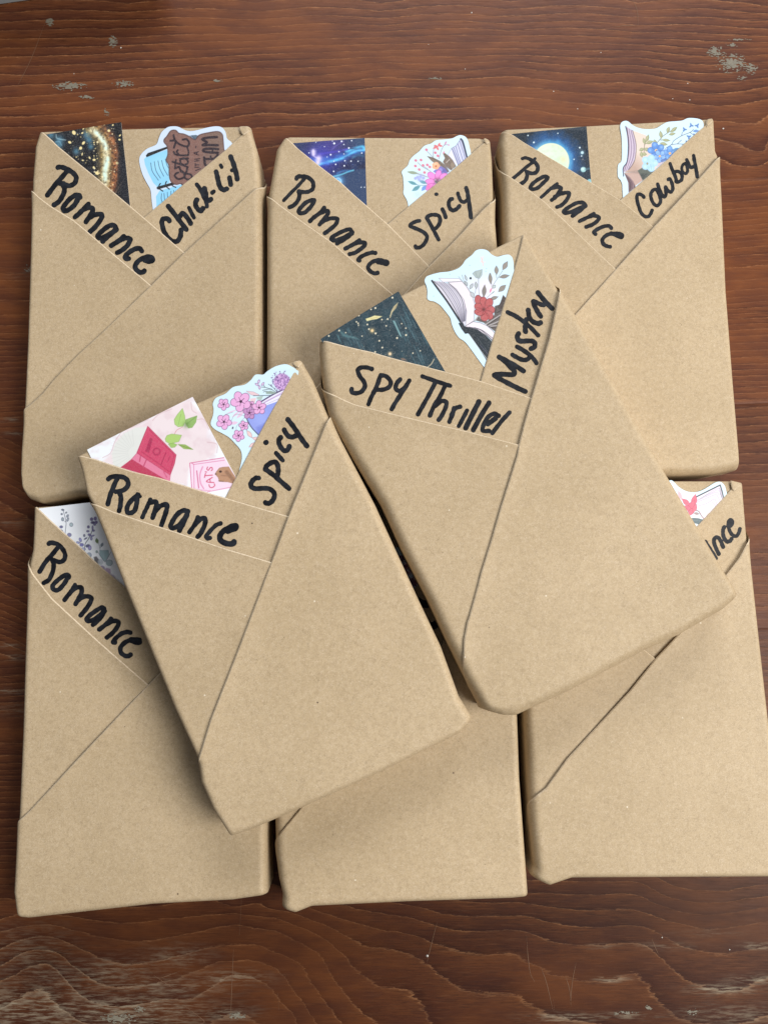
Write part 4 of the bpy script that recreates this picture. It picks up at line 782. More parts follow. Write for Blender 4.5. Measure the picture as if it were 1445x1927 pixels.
# E: dark teal
def pE(p):
    p.o = (600, 540, 5.78); P = p.P
    p.mix((vnoise(P, .07, 4, 3)-.35)*1.2, (58, 82, 92))
    r = np.random.RandomState(6)
    for (x0, y0, x1, y1, n) in ((820, 110, 1020, 430, 26), (990, 380, 1280, 800, 24), (200, 440, 480, 680, 26), (880, 480, 1120, 860, 16)):
        for _ in range(n):
            x = x0+(x1-x0)*r.rand(); y = y0+(y1-y0)*r.rand(); l = 40+90*r.rand(); p.line([(x, y), (x+l*.5, y+l)], 3+8*r.rand(), (88, 122, 132) if r.rand() > .4 else (38, 54, 62), .55, 1.4, sm=False)
    p.poly([(800, 370), (825, 372), (905, 550), (880, 535)], (128, 168, 172), .9, 1.6); p.poly([(225, 465), (280, 520), (400, 545), (440, 575), (260, 540)], (92, 132, 138), .7, 3); p.poly([(190, 515), (215, 530), (240, 600), (222, 590)], (84, 122, 128), .7, 2)
    p.poly([(508, 352), (560, 335), (605, 316), (692, 325), (630, 355), (580, 362), (522, 377)], (222, 214, 160), 1, 1.1); p.line([(560, 350), (640, 335)], 7, (185, 165, 110), .7); p.poly([(862, 172), (815, 215), (785, 270), (768, 345), (778, 340), (800, 280), (835, 240)], (205, 190, 150), .9, 1.2); p.poly([(862, 180), (850, 225), (805, 270), (815, 225)], (150, 135, 100), .5, 2)
    p.line([(1252, 785), (1220, 840), (1168, 882)], 9, (205, 190, 160), .9); p.poly([(885, 775), (920, 772), (960, 800), (905, 800)], (140, 112, 96), .8, 2); p.line([(1280, 768), (1300, 775)], 6, (200, 200, 190), .8)
    for x, y, q in ((800, 122, 9), (615, 235, 9), (568, 250, 7), (436, 316, 8), (410, 385, 7), (528, 413, 8), (545, 462, 8), (580, 478, 12), (617, 508, 9), (658, 587, 8), (850, 557, 9), (732, 428, 7), (900, 404, 6), (945, 452, 7), (947, 526, 9), (773, 728, 12), (470, 537, 6), (222, 478, 8), (110, 535, 8), (293, 500, 6), (612, 708, 8), (685, 360, 7), (748, 355, 8), (690, 660, 8), (1102, 695, 6), (1022, 720, 7), (428, 400, 7), (432, 420, 6)): p.ell(x, y, q*1.15, q*1.15, (226, 216, 190))
    p.glow(580, 478, 26, (235, 200, 140), .8); p.glow(773, 728, 24, (240, 205, 160), .8); stars(p, 90, 360, 280, 1000, 780, (185, 180, 160), 2, 6, 2, .8); stars(p, 30, 900, 560, 1350, 900, (150, 165, 165), 2, 5, 4, .7)
card(bE, [(603.4, 638.3), (749.7, 549.3), (841, 705), (858, 735), (712, 826)], (42, 60, 70), pE, "dark teal bookmark with gold specks in the upper right book", rim=(190, 190, 180))
# F: pale floral
def pF(p):
    p.o = (70, 940, 8.028); P = p.P; p.mix((vnoise(P, .03, 4, 2)-.3)*.3, (230, 236, 246))
    L = lambda pts, w_=8, c=(95, 100, 118): p.line(pts, w_, c, .9)
    L([(405, 160), (430, 250), (450, 350), (440, 450), (425, 560)]); L([(440, 340), (490, 250)], 5); L([(440, 340), (400, 310)], 5)
    for x, y, a, b, t, c in ((400, 158, 26, 16, 10, (84, 98, 104)), (385, 222, 18, 16, 0, (76, 84, 104)), (452, 200, 16, 12, -40, (92, 106, 112)), (472, 250, 28, 18, -60, (150, 160, 175)), (398, 300, 26, 34, 0, (142, 158, 168)), (478, 305, 16, 34, 20, (160, 172, 184)), (528, 382, 34, 38, 0, (168, 190, 198)), (375, 415, 32, 26, 0, (96, 92, 142)), (372, 482, 34, 34, 0, (88, 80, 130)), (495, 535, 42, 38, 0, (118, 118, 168))): p.ell(x, y, a*.72, b*.72, c, t, .85, 1.0, (96, 100, 122))
    L([(715, 830), (730, 680), (780, 600), (830, 500), (850, 430)], 10, (82, 88, 100)); L([(690, 710), (650, 640)], 5)
    for x, y, a, b, t, c in ((835, 300, 32, 34, 0, (104, 88, 140)), (890, 290, 30, 36, 0, (120, 104, 158)), (855, 350, 42, 26, 0, (66, 54, 100)), (905, 345, 30, 30, 0, (110, 92, 148)), (880, 380, 24, 20, 0, (128, 112, 165)), (785, 415, 26, 28, 0, (92, 84, 130)), (775, 480, 28, 20, 0, (108, 100, 145)), (848, 430, 16, 40, 0, (140, 128, 180)), (860, 470, 26, 20, 0, (118, 108, 160)), (800, 535, 34, 24, 20, (112, 102, 160)), (845, 550, 34, 14, -20, (140, 130, 190)), (825, 590, 24, 34, 0, (150, 146, 190)), (720, 545, 20, 26, 0, (96, 106, 120)), (740, 590, 30, 12, -30, (70, 76, 96)), (660, 610, 26, 42, -20, (146, 150, 212)), (625, 650, 34, 20, 20, (152, 160, 218)), (680, 685, 42, 34, 0, (112, 112, 182)), (770, 700, 44, 30, -20, (72, 74, 112)), (800, 730, 36, 48, 0, (150, 144, 200)), (630, 730, 36, 24, 0, (108, 104, 165)), (700, 750, 50, 30, 0, (182, 190, 226)), (790, 840, 52, 52, 0, (160, 176, 192))): p.ell(x, y, a*.68, b*.68, c, t, .85, 1.0, (100, 100, 140))
    L([(960, 850), (955, 740), (930, 640)], 5); p.leaf(910, 625, 45, 26, 80, (108, 128, 92)); p.leaf(985, 685, 40, 22, -60, (128, 142, 156)); L([(955, 740), (985, 690)], 4)
    p.poly([(950, 770), (1080, 768), (1090, 830), (1040, 930), (1010, 925), (950, 840)], (158, 188, 196), .9, 1.6, (110, 140, 150), .6); p.line([(1000, 775), (1020, 920)], 6, (190, 212, 218), .7); p.ell(1095, 955, 48, 44, (172, 192, 200), 0, .9, 1.4, (120, 145, 155)); L([(920, 790), (1000, 910), (1040, 935), (1120, 790)], 5); p.ell(905, 790, 18, 22, (130, 150, 150), 0, .8)
    p.poly([(860, 870), (900, 860), (940, 910), (960, 960), (900, 985), (870, 930)], (86, 84, 92), .85, 2); p.line([(880, 960), (910, 975)], 22, (30, 30, 36), .9, 2); p.ell(960, 945, 40, 46, (188, 196, 206), 0, .8, 2); p.ell(985, 1040, 46, 40, (150, 132, 172), 30, .8, 2); p.poly([(1015, 1070), (1050, 1030), (1110, 1050), (1115, 1110), (1090, 1130)], (186, 160, 192), .9, 1.8); p.ell(1140, 1160, 50, 26, (178, 158, 190), 40, .6, 3)
card(bF, [(75, 957), (172.8, 945.4), (236, 938), (256, 1110), (262, 1165), (96, 1190), (75.2, 964)], (243, 247, 254), pF, "white bookmark with lilac sprigs in the front left book")
# ---- stickers
def dots(p, pts, r, c, **k):
    for x, y in pts: p.ell(x, y, r, r*.95, c, **k)
def sA(p):
    p.o = (240, 225, 6.568)
    p.poly([(235, 462), (490, 375), (520, 560), (520, 780), (380, 842), (320, 780), (260, 660), (220, 560), (208, 490)], (142, 208, 244)); p.poly([(355, 950), (400, 880), (680, 800), (700, 850), (560, 980), (365, 1130)], (142, 208, 244)); p.glow(420, 560, 120, (165, 222, 250), .7)
    p.poly([(230, 445), (255, 415), (495, 336), (500, 360), (240, 466)], (18, 20, 24)); p.poly([(790, 200), (850, 195), (880, 205), (840, 262)], (60, 80, 95), .8)
    for q in ([(290, 535), (310, 640), (385, 750)], [(335, 520), (355, 630), (410, 725)], [(380, 510), (400, 600), (450, 700)], [(425, 505), (450, 600), (500, 690)], [(470, 490), (490, 560), (510, 600)], [(425, 915), (420, 980), (440, 1040)], [(455, 910), (460, 980), (475, 1025)], [(495, 900), (500, 985)], [(540, 885), (538, 945)], [(575, 875), (575, 920)]): p.line(q, 6, (40, 62, 78))
    p.line([(380, 845), (470, 820), (640, 770)], 34, (20, 22, 26), sm=False)
    for q in ([(385, 860), (395, 810), (410, 790)], [(385, 850), (440, 885)], [(470, 830), (475, 785), (485, 765)], [(470, 820), (520, 860)], [(550, 800), (560, 820), (600, 838)], [(655, 785), (680, 806)]): p.line(q, 13, (20, 22, 26))
    for d in (10, -4, -14): p.line([(790+d, 205), (840+d, 250)], 4, (40, 60, 80))
    leather = smooth_line([(490, 215), (458, 250), (458, 285), (495, 335), (502, 430), (482, 500), (515, 570), (518, 680), (540, 765), (600, 802), (660, 790), (700, 805), (800, 760), (1210, 420), (1195, 380), (1185, 260), (1175, 190), (1120, 155), (1000, 170), (890, 198), (840, 255), (770, 215), (700, 185), (640, 175), (600, 140), (540, 148), (490, 215)], 4)
    p.poly(leather, (126, 92, 84), 1, 1, (84, 58, 54), 2.); n = vnoise(p.P, .25, 4, 2); ins = poly_sdf(p.P, p.z(leather)) < -1; p.mix(ins*np.clip((n-.4)*.9, 0, .3), (150, 112, 100)); q = p.P; p.mix(ins*np.clip((q[:, 0]-370)/60, 0, .45), (118, 104, 90))
    ink_ = (38, 22, 32)
    for st_, w_ in (([(590, 605), (640, 585), (655, 620), (690, 650), (710, 690), (690, 720), (630, 735), (588, 700), (600, 670), (630, 655)], 20), ([(660, 640), (720, 665), (780, 680), (800, 710), (770, 740), (730, 735), (705, 700), (730, 650), (740, 600)], 20), ([(560, 522), (650, 552), (748, 588)], 19), ([(602, 500), (590, 585)], 17), ([(660, 540), (655, 500), (700, 478), (745, 505), (742, 545), (695, 558), (660, 540)], 18), ([(650, 488), (752, 480)], 18),
                    ([(575, 402), (600, 434), (680, 444), (752, 442)], 19), ([(640, 438), (612, 400), (625, 380)], 18), ([(575, 200), (592, 260), (650, 310), (740, 335), (765, 292), (735, 248), (688, 252)], 20), ([(535, 265), (600, 270), (577, 350)], 20), ([(752, 442), (758, 400), (740, 340)], 16),
                    ([(845, 630), (905, 605)], 9), ([(835, 590), (890, 590)], 9), ([(840, 560), (885, 560)], 9), ([(840, 575), (840, 545)], 9), ([(830, 515), (890, 510)], 9), ([(835, 490), (895, 485)], 9), ([(862, 512), (864, 488)], 9), ([(880, 440), (825, 415), (880, 400)], 9), ([(860, 432), (860, 408)], 9), ([(848, 352), (850, 332)], 9),
                    ([(1108, 222), (1000, 228), (928, 248), (985, 285), (932, 318), (1010, 318), (1118, 320)], 24), ([(1120, 412), (1000, 405), (938, 390), (960, 365), (1050, 362), (1122, 368)], 24), ([(1055, 408), (1055, 366)], 16), ([(950, 470), (958, 545)], 24), ([(955, 490), (1060, 485), (1090, 470), (1118, 435)], 22), ([(1035, 490), (1030, 455)], 18), ([(960, 560), (985, 570)], 22)): p.line(st_, w_*1.25, ink_, .97)
sticker(bA, Z((240, 225, 6.568), [(320, 1140), (302, 1000), (287, 870), (240, 780), (190, 680), (155, 560), (150, 480), (180, 420), (250, 360), (360, 310), (395, 230), (430, 160), (500, 105), (570, 92), (640, 100), (720, 140), (800, 150), (900, 130), (1000, 105), (1100, 92), (1170, 105), (1215, 160), (1235, 240), (1290, 290), (1320, 400), (1100, 760), (700, 1150), (400, 1235)]), (207, 224, 246), sA, "sticker of a blue open book under a brown Start With A Dream patch")
def sB(p):
    p.o = (740, 245, 7.225)
    p.poly([(735, 345), (790, 248), (820, 300), (880, 470), (820, 460), (760, 380)], (222, 224, 244)); p.poly([(790, 248), (850, 215), (915, 122), (1005, 370), (880, 475), (830, 350)], (206, 210, 236), 1, 1, (100, 104, 140), .8)
    for q in ([(800, 255), (835, 340), (885, 470)], [(850, 225), (880, 340), (915, 440)], [(875, 190), (920, 330), (945, 410)], [(820, 240), (860, 350), (900, 455)], [(900, 150), (950, 300), (975, 390)]): p.line(q, 9, (92, 96, 140), .85)
    p.line([(916, 125), (945, 170), (1000, 372)], 24, (48, 54, 84)); p.line([(735, 345), (790, 248)], 5, (150, 160, 180))
    for q in ([(540, 360), (545, 280), (560, 200)], [(620, 390), (650, 280), (690, 210), (750, 200)], [(460, 290), (500, 330), (540, 370)], [(330, 440), (400, 500), (510, 560)], [(330, 590), (400, 610), (470, 640)], [(690, 210), (710, 160)], [(410, 490), (470, 530)]): p.line(q, 5, (96, 84, 100), .9)
    p.poly([(672, 320), (700, 310), (760, 355), (810, 410), (855, 490), (780, 545), (720, 500), (672, 430), (700, 380)], (122, 106, 94)); p.line([(700, 330), (760, 440), (790, 540)], 7, (88, 76, 70)); p.line([(720, 440), (760, 400)], 12, (205, 195, 190), .8); p.poly([(770, 470), (800, 430), (840, 470), (800, 540)], (150, 134, 116), .8); p.poly([(455, 352), (540, 370), (640, 420), (700, 470), (760, 560), (730, 580), (600, 480), (520, 420)], (124, 110, 96)); p.line([(470, 360), (600, 420), (740, 560)], 6, (86, 76, 70))
    p.poly([(540, 560), (640, 485), (700, 520), (735, 575), (660, 640), (580, 590)], (128, 120, 198)); p.glow(690, 560, 50, (95, 90, 160), .8); dots(p, [(640, 540), (600, 570), (680, 600)], 26, (150, 142, 212))
    for k in range(5): p.ell(578+26*math.cos(k*1.257), 485+26*math.sin(k*1.257), 30, 26, (240, 176, 138))
    p.ell(578, 490, 12, 14, (176, 96, 60)); p.glow(570, 455, 20, (250, 205, 170), .8)
    for x, y, a, b, t in ((520, 620, 62, 42, 40), (610, 605, 66, 40, -75), (500, 700, 66, 40, 0), (680, 630, 60, 40, -30), (500, 770, 66, 40, -30), (560, 770, 50, 34, -60)): p.ell(x, y, a, b, (232, 138, 214), t, 1, 1, (176, 80, 156))
    p.glow(600, 690, 40, (120, 70, 90), .9); dots(p, [(580, 700), (600, 715)], 14, (90, 90, 90)); p.glow(480, 770, 40, (226, 90, 160), .6)
    for x, y, a, b, t, c in ((262, 718, 66, 22, 20, (92, 154, 166)), (310, 792, 62, 28, -30, (88, 148, 162)), (402, 705, 56, 22, 20, (88, 150, 164)), (415, 788, 46, 26, -50, (112, 150, 218)), (265, 578, 76, 22, 8, (148, 164, 142))): p.leaf(x, y, a*1.1, b, t, c, None)
    p.line([(230, 700), (330, 745), (450, 752)], 6, (86, 138, 150)); p.line([(270, 815), (340, 750)], 5, (86, 138, 150)); p.line([(200, 560), (340, 600), (470, 640)], 5, (130, 140, 120), .8); dots(p, [(330, 640), (370, 630), (350, 670), (410, 650), (300, 655)], 20, (150, 158, 224), a=.8); p.glow(370, 650, 60, (170, 176, 232), .6)
    for x, y in ((305, 412), (376, 406), (404, 478), (462, 472), (495, 500), (352, 535), (300, 487), (424, 575), (450, 268), (570, 308), (605, 350)): p.ell(x, y, 20, 17, (214, 116, 142), 30, .95, 1)
    for x, y, t in ((580, 220, 20), (620, 200, -60), (600, 250, 60), (640, 215, 10), (565, 240, -20)): p.leaf(x, y, 34, 14, t, (216, 112, 118))
    p.leaf(710, 178, 30, 11, -60, (206, 140, 176)); p.leaf(752, 205, 16, 11, 0, (214, 150, 186)); p.leaf(685, 305, 22, 10, -60, (222, 130, 160)); p.glow(330, 870, 50, (186, 214, 246), .6); p.line([(245, 925), (320, 935)], 7, (226, 196, 190), .6)
sticker(bB, Z((740, 245, 7.225), [(205, 1050), (188, 960), (138, 862), (142, 780), (132, 640), (116, 560), (195, 482), (222, 410), (272, 350), (350, 290), (420, 216), (510, 185), (580, 142), (700, 130), (800, 115), (860, 86), (910, 73), (970, 90), (1008, 135), (1032, 220), (1055, 340), (1030, 470), (700, 770), (330, 1070)]), (209, 232, 244), sB, "flower bouquet and book sticker in the middle back book with a pink blossom")
def sC(p):
    p.o = (1150, 215, 7.605); P = p.P
    p.poly([(300, 232), (400, 268), (490, 300), (620, 480), (760, 620), (620, 800), (400, 822), (190, 832), (260, 780), (330, 650), (352, 450)], (222, 204, 192)); q = p.z([(300, 800)])[0]; ins = poly_sdf(P, p.z([(300, 232), (490, 300), (620, 480), (620, 800), (190, 832), (330, 650), (352, 450)])) < 0; p.mix(ins*np.clip(1-np.hypot(*(P-q).T)/36, 0, .8), (176, 146, 132))
    p.poly([(180, 840), (380, 822), (600, 830), (470, 930), (340, 1025), (243, 1120), (238, 980)], (188, 160, 150)); p.poly([(185, 845), (262, 900), (310, 960), (345, 1040), (245, 1120), (240, 980)], (108, 84, 92)); p.line([(215, 860), (300, 960), (310, 1060)], 10, (160, 136, 140), .8); p.line([(190, 850), (265, 980), (262, 1100)], 8, (70, 54, 64)); p.poly([(200, 832), (360, 800), (440, 822), (380, 850)], (150, 128, 120), .7, 3)
    p.poly([(200, 175), (300, 232), (352, 430), (345, 560), (320, 670), (260, 780), (180, 832), (168, 770), (222, 690), (240, 500), (222, 330)], (186, 168, 190))
    for k, c in enumerate(((80, 66, 92), (218, 206, 224), (120, 100, 128), (226, 216, 230), (96, 80, 106), (206, 192, 212))): p.line([(220+14*k, 200+8*k), (248+18*k, 430), (236+18*k, 620), (188+12*k, 810-3*k)], 7, c, .85)
    p.line([(200, 178), (236, 330), (240, 500), (222, 680), (168, 768), (172, 885)], 13, (44, 38, 60)); p.line([(300, 232), (352, 440), (330, 660), (250, 790)], 7, (58, 46, 62), .9)
    p.poly([(372, 808), (430, 770), (490, 735), (610, 830), (530, 890), (445, 945), (410, 870)], (88, 94, 86)); p.poly([(400, 850), (520, 850), (450, 940)], (58, 64, 62), .8, 3); p.poly([(640, 720), (720, 660), (760, 680), (660, 760)], (205, 180, 186), .8)
    for q_ in ([(465, 540), (475, 430), (520, 340)], [(650, 410), (730, 320), (800, 270), (880, 220)], [(470, 430), (540, 400)], [(700, 370), (800, 365)]): p.line(q_, 8, (104, 100, 78))
    for x, y, a, b, t in ((512, 345, 62, 26, -70), (545, 402, 60, 26, -20), (466, 385, 50, 22, 75), (430, 505, 40, 26, -20), (505, 505, 44, 28, 30), (430, 575, 46, 26, 80), (470, 570, 40, 26, 10), (705, 295, 62, 26, 80), (808, 225, 50, 26, -70), (890, 222, 66, 26, -38), (865, 285, 55, 22, -12), (780, 372, 66, 22, 5), (745, 425, 62, 26, 12), (622, 400, 44, 26, 75)): p.leaf(x, y, a, b, t, (150, 154, 118), None); p.leaf(x-4, y-4, a*.7, b*.4, t, (184, 184, 148), None, .8)
    for q_ in ([(770, 490), (860, 430), (890, 380), (1000, 310), (1120, 262), (1170, 220)], [(860, 436), (940, 425), (1060, 430)], [(940, 425), (1000, 370)], [(1000, 310), (1010, 260)], [(1120, 262), (1190, 310)]): p.line(q_, 7, (70, 80, 98))
    for x, y, t in ((1040, 222, 0), (1136, 165, 40), (1222, 168, 20), (1105, 325, 10), (1080, 408, 0), (1190, 308, 0)):
        for k in range(3): p.leaf(x+16*math.cos(t+k*2.1), y+16*math.sin(t+k*2.1), 26, 12, math.degrees(t+k*2.1), (86, 124, 184))
    p.leaf(1205, 242, 48, 20, -5, (104, 142, 200))
    for cx, cy, r, c in ((640, 520, 112, (84, 134, 208)), (835, 560, 95, (98, 148, 214)), (690, 600, 84, (128, 170, 226))):
        for k in range(5): t = k*1.257+.3+cx; p.ell(cx+.62*r*math.cos(t), cy+.62*r*math.sin(t), r*.48, r*.40, c, math.degrees(t), 1, 1, (60, 100, 170)); p.glow(cx+.8*r*math.cos(t), cy+.8*r*math.sin(t), r*.22, (150, 192, 236), .7)
        p.ell(cx, cy, r*.2, r*.2, (232, 200, 150)); p.ell(cx, cy, r*.09, r*.09, (190, 110, 60))
    p.ell(925, 512, 46, 30, (92, 138, 186), -20); p.poly([(700, 660), (780, 620), (800, 650), (720, 690)], (76, 104, 170), .8)
    for k in range(5): t = k*1.257; p.ell(545+60*math.cos(t), 700+66*math.sin(t), 62, 52, (164, 206, 240), math.degrees(t), 1, 1.2); p.glow(545+80*math.cos(t), 700+85*math.sin(t), 30, (196, 226, 248), .8)
    p.ell(545, 700, 50, 50, (176, 212, 242)); p.ell(512, 706, 15, 18, (150, 150, 120)); p.line([(560, 720), (570, 790)], 7, (110, 150, 200), .6)
sticker(bC, Z((1150, 215, 7.605), [(165, 1200), (157, 1080), (153, 1000), (128, 940), (92, 885), (95, 728), (145, 660), (150, 450), (140, 300), (122, 190), (138, 125), (190, 100), (240, 110), (290, 152), (360, 190), (450, 212), (560, 215), (640, 203), (720, 155), (800, 116), (920, 105), (1010, 95), (1090, 62), (1200, 65), (1280, 88), (1312, 140), (1308, 200), (1280, 340), (700, 860), (260, 1215)]), (205, 231, 248), sC, "sticker of an open book with blue forget-me-nots in the back right book")
def sD(p):
    p.o = (380, 680, 7.41)
    p.poly([(618, 780), (700, 700), (800, 650), (1060, 555), (1130, 500), (1000, 760), (820, 1040), (740, 980), (660, 870)], (142, 156, 228)); p.glow(820, 800, 120, (160, 176, 240), .6); p.poly([(760, 920), (880, 860), (820, 1040), (770, 1000)], (116, 128, 206), .7, 5)
    p.poly([(840, 560), (1190, 372), (1150, 480), (1050, 560), (880, 620)], (232, 230, 246)); p.line([(830, 560), (1000, 460), (1190, 370)], 18, (84, 62, 108)); p.line([(850, 590), (1000, 510), (1160, 430)], 7, (150, 120, 180)); p.line([(880, 605), (1100, 510)], 5, (160, 150, 195)); p.line([(860, 575), (1160, 412)], 8, (196, 160, 206)); p.line([(612, 758), (640, 830), (700, 930), (810, 1046)], 11, (36, 34, 58))
    g = vnoise(p.P, .6, 5, 2); q = p.z([(1120, 290)])[0]; d = np.hypot(*(p.P-q).T)*7.41; p.mix(np.clip((125-d)/20, 0, 1)*.95, (170, 128, 188)); p.mix(np.clip((120-d)/20, 0, 1)*np.clip((g-.5)*6, 0, 1), (216, 178, 226)); p.mix(np.clip((130-d)/20, 0, 1)*np.clip((.42-g)*6, 0, 1), (104, 74, 128))
    r = np.random.RandomState(5)
    for _ in range(26): t = math.radians(120+170*r.rand()); k = 120+45*r.rand(); p.ell(1120+k*math.cos(t), 290+k*math.sin(t), 5+6*r.rand(), 5+5*r.rand(), (120, 96, 150), 0, .9)
    for q_ in ([(1050, 430), (1000, 370), (930, 320)], [(1040, 440), (960, 390), (850, 405)], [(1030, 445), (900, 420), (860, 430)], [(980, 390), (880, 365), (830, 360)], [(880, 360), (850, 310)]): p.line(q_, 8, (88, 98, 106))
    p.poly([(1040, 440), (960, 410), (890, 430), (900, 455), (1000, 460)], (140, 160, 150), .9)
    for x, y, t in ((795, 285, -70), (770, 325, 30), (805, 365, 80), (852, 318, -50)): p.ell(x, y, 24, 13, (222, 196, 226), t, 1, .9, (130, 100, 150))
    p.poly([(620, 415), (720, 425), (800, 465), (790, 480), (690, 470)], (228, 196, 204), 1, 1, (150, 120, 140), .5); p.poly([(765, 500), (860, 475), (830, 545), (770, 530)], (168, 188, 182), .9); p.line([(720, 480), (960, 475)], 8, (70, 80, 96)); p.poly([(670, 520), (760, 510), (740, 580), (690, 590)], (232, 196, 204), .9)
    for x, y, a, b, t in ((470, 740, 70, 16, -40), (540, 740, 80, 24, -45), (420, 700, 90, 10, -20), (450, 860, 60, 24, -10)): p.leaf(x, y, a, b, t, (226, 196, 222))
    for q_ in ([(380, 610), (430, 605)], [(330, 740), (430, 710)], [(410, 830), (470, 740), (600, 760)], [(480, 950), (490, 900), (600, 780)], [(620, 970), (660, 900)]): p.line(q_, 6, (140, 150, 165), .8)
    fl = (228, 172, 218); ed = (112, 66, 112)
    p.flower(305, 600, 80, fl, ed, (60, 30, 60), rot=.3); p.flower(690, 600, 46, fl, ed, (60, 30, 60), rot=.3); p.flower(665, 718, 88, (190, 140, 190), ed, (60, 30, 60), rot=1.); p.flower(545, 560, 138, fl, ed, (60, 30, 60), rot=.5); p.flower(800, 645, 95, fl, ed, (60, 30, 60), rot=.9); p.flower(310, 843, 104, fl, ed, (60, 30, 60), rot=.2); p.flower(585, 896, 65, fl, ed, (60, 30, 60), rot=.7); p.flower(513, 1036, 80, fl, ed, (60, 30, 60), rot=.4)
    p.ell(432, 928, 11, 18, (90, 90, 110), 20)
    for x, y, t in ((665, 1015, 55), (765, 1082, 15), (712, 1165, -28)): p.leaf(x, y, 62, 26, t, (234, 200, 200), (160, 110, 120))
sticker(bD, Z((380, 680, 7.41), [(515, 1590), (528, 1500), (545, 1430), (560, 1340), (542, 1240), (470, 1150), (380, 1060), (280, 1000), (180, 945), (125, 870), (158, 750), (165, 660), (155, 590), (200, 510), (330, 452), (440, 360), (590, 330), (680, 270), (740, 197), (790, 185), (860, 188), (920, 140), (1020, 80), (1120, 50), (1190, 48), (1260, 80), (1315, 120), (1330, 230), (1000, 920), (640, 1560)]), (208, 233, 246), sD, "pink blossom sticker with a violet teacup shape in the upper left book")
def sE(p):
    p.o = (790, 460, 7.605)
    p.glow(950, 640, 170, (240, 226, 240), .9); p.glow(760, 560, 120, (222, 226, 240), .8)
    p.poly([(178, 520), (280, 525), (400, 560), (540, 620), (640, 800), (665, 980), (640, 1165), (590, 1130), (380, 830)], (214, 210, 224)); 
    for k in range(9): p.line([(205+34*k, 530+4*k), (330+34*k, 650+5*k), (480+22*k, 880-8*k), (590+7*k, 1110-2*k)], 6 if k % 2 else 10, (92, 90, 112) if k % 3 else (48, 50, 62), .8)
    p.line([(172, 522), (260, 640), (400, 830), (580, 1110)], 26, (24, 28, 34)); p.poly([(268, 486), (560, 492), (600, 530), (330, 540)], (236, 232, 240), 1, 1, (130, 126, 140), .7)
    p.poly([(400, 545), (600, 530), (680, 620), (740, 720), (785, 860), (770, 1090), (650, 1172), (668, 960), (625, 790), (520, 640)], (232, 224, 234), 1, 1, (110, 106, 116), .8); p.line([(550, 460), (640, 570), (740, 720)], 5, (110, 116, 124), .8)
    p.poly([(640, 1175), (700, 1175), (800, 1200), (920, 1280), (1050, 1410), (965, 1680), (880, 1540), (690, 1262), (650, 1275), (560, 1130), (610, 1110)], (34, 44, 52)); p.poly([(640, 1172), (760, 1105), (860, 1120), (960, 1165), (1040, 1235), (1090, 1300), (1055, 1400), (960, 1310), (820, 1215)], (232, 224, 234), 1, 1, (70, 66, 76), .8)
    for q_ in ([(700, 1182), (850, 1215), (960, 1300), (1050, 1385)], [(780, 1190), (900, 1235), (1060, 1360)]): p.line(q_, 8, (60, 58, 70))
    p.line([(560, 1130), (600, 1205), (650, 1272), (690, 1262), (830, 1455), (975, 1680)], 15, (18, 22, 28), sm=False); p.line([(700, 1285), (830, 1470), (965, 1650)], 8, (225, 232, 240), .9, sm=False); p.line([(860, 1440), (990, 1590)], 5, (140, 130, 160), .8); p.line([(820, 1330), (960, 1530)], 4, (110, 120, 130), .6)
    p.poly([(1190, 722), (1235, 770), (1200, 900), (1150, 1010), (1130, 1110), (1090, 1260), (1000, 1190), (910, 1120), (800, 1090), (770, 1100), (840, 1010), (960, 1100), (1060, 1010), (1070, 880), (1140, 860)], (98, 90, 88)); p.poly([(1185, 730), (1225, 780), (1160, 960), (1110, 900), (1150, 830)], (72, 62, 60), .9)
    for q_ in ([(930, 1150), (1040, 1080), (1150, 1010)], [(980, 1160), (1080, 1120), (1140, 1090)], [(1010, 1170), (1110, 1160)], [(790, 1090), (840, 1020), (870, 1060)]): p.line(q_, 16, (190, 186, 188), .8)
    for q_ in ([(960, 1160), (1060, 1090), (1140, 1030)], [(990, 1180), (1100, 1200)], [(1090, 900), (1080, 980), (1150, 950)]): p.line(q_, 8, (40, 36, 38), .9)
    for q_ in ([(850, 740), (838, 620), (835, 480)], [(790, 700), (800, 620)], [(1040, 590), (1100, 500), (1180, 380)], [(960, 760), (1060, 670)], [(1010, 420), (1030, 640)], [(1090, 430), (1095, 480)], [(640, 560), (600, 440)]): p.line(q_, 7, (120, 128, 130), .85)
    p.poly([(750, 420), (790, 385), (830, 378), (888, 362), (885, 440), (850, 490), (800, 480)], (168, 182, 182), 1, 1, (120, 130, 135), .6); p.line([(790, 400), (830, 480), (870, 400)], 6, (130, 142, 146), .8)
    for x, y, a, b, t, c in ((1215, 310, 70, 32, -60, (146, 138, 132)), (1092, 373, 62, 28, 88, (146, 138, 132)), (1005, 490, 80, 26, 85, (140, 132, 126)), (1204, 460, 74, 26, -10, (142, 134, 128)), (1174, 630, 72, 34, -42, (142, 134, 128)), (918, 668, 92, 30, -85, (132, 126, 122)), (1058, 768, 64, 24, -18, (142, 136, 130)), (802, 585, 50, 22, 85, (176, 186, 192)), (734, 600, 46, 20, -60, (180, 190, 198)), (660, 560, 40, 18, 60, (172, 184, 192)), (750, 720, 50, 28, 60, (186, 192, 200)), (655, 480, 45, 14, 70, (186, 198, 206)), (1060, 605, 30, 20, -50, (186, 202, 204))): p.leaf(x, y, a, b, t, c, (96, 90, 86))
    for x, y, a, b, t in ((840, 805, 80, 54, 75), (910, 820, 70, 52, 80), (985, 840, 72, 56, -60), (1005, 935, 66, 60, 10), (985, 1010, 70, 56, 50), (925, 1035, 62, 60, 80), (850, 970, 72, 48, 10), (838, 890, 60, 50, 20)): p.ell(x, y, a, b, (182, 92, 94), t, 1, 1, (104, 46, 50))
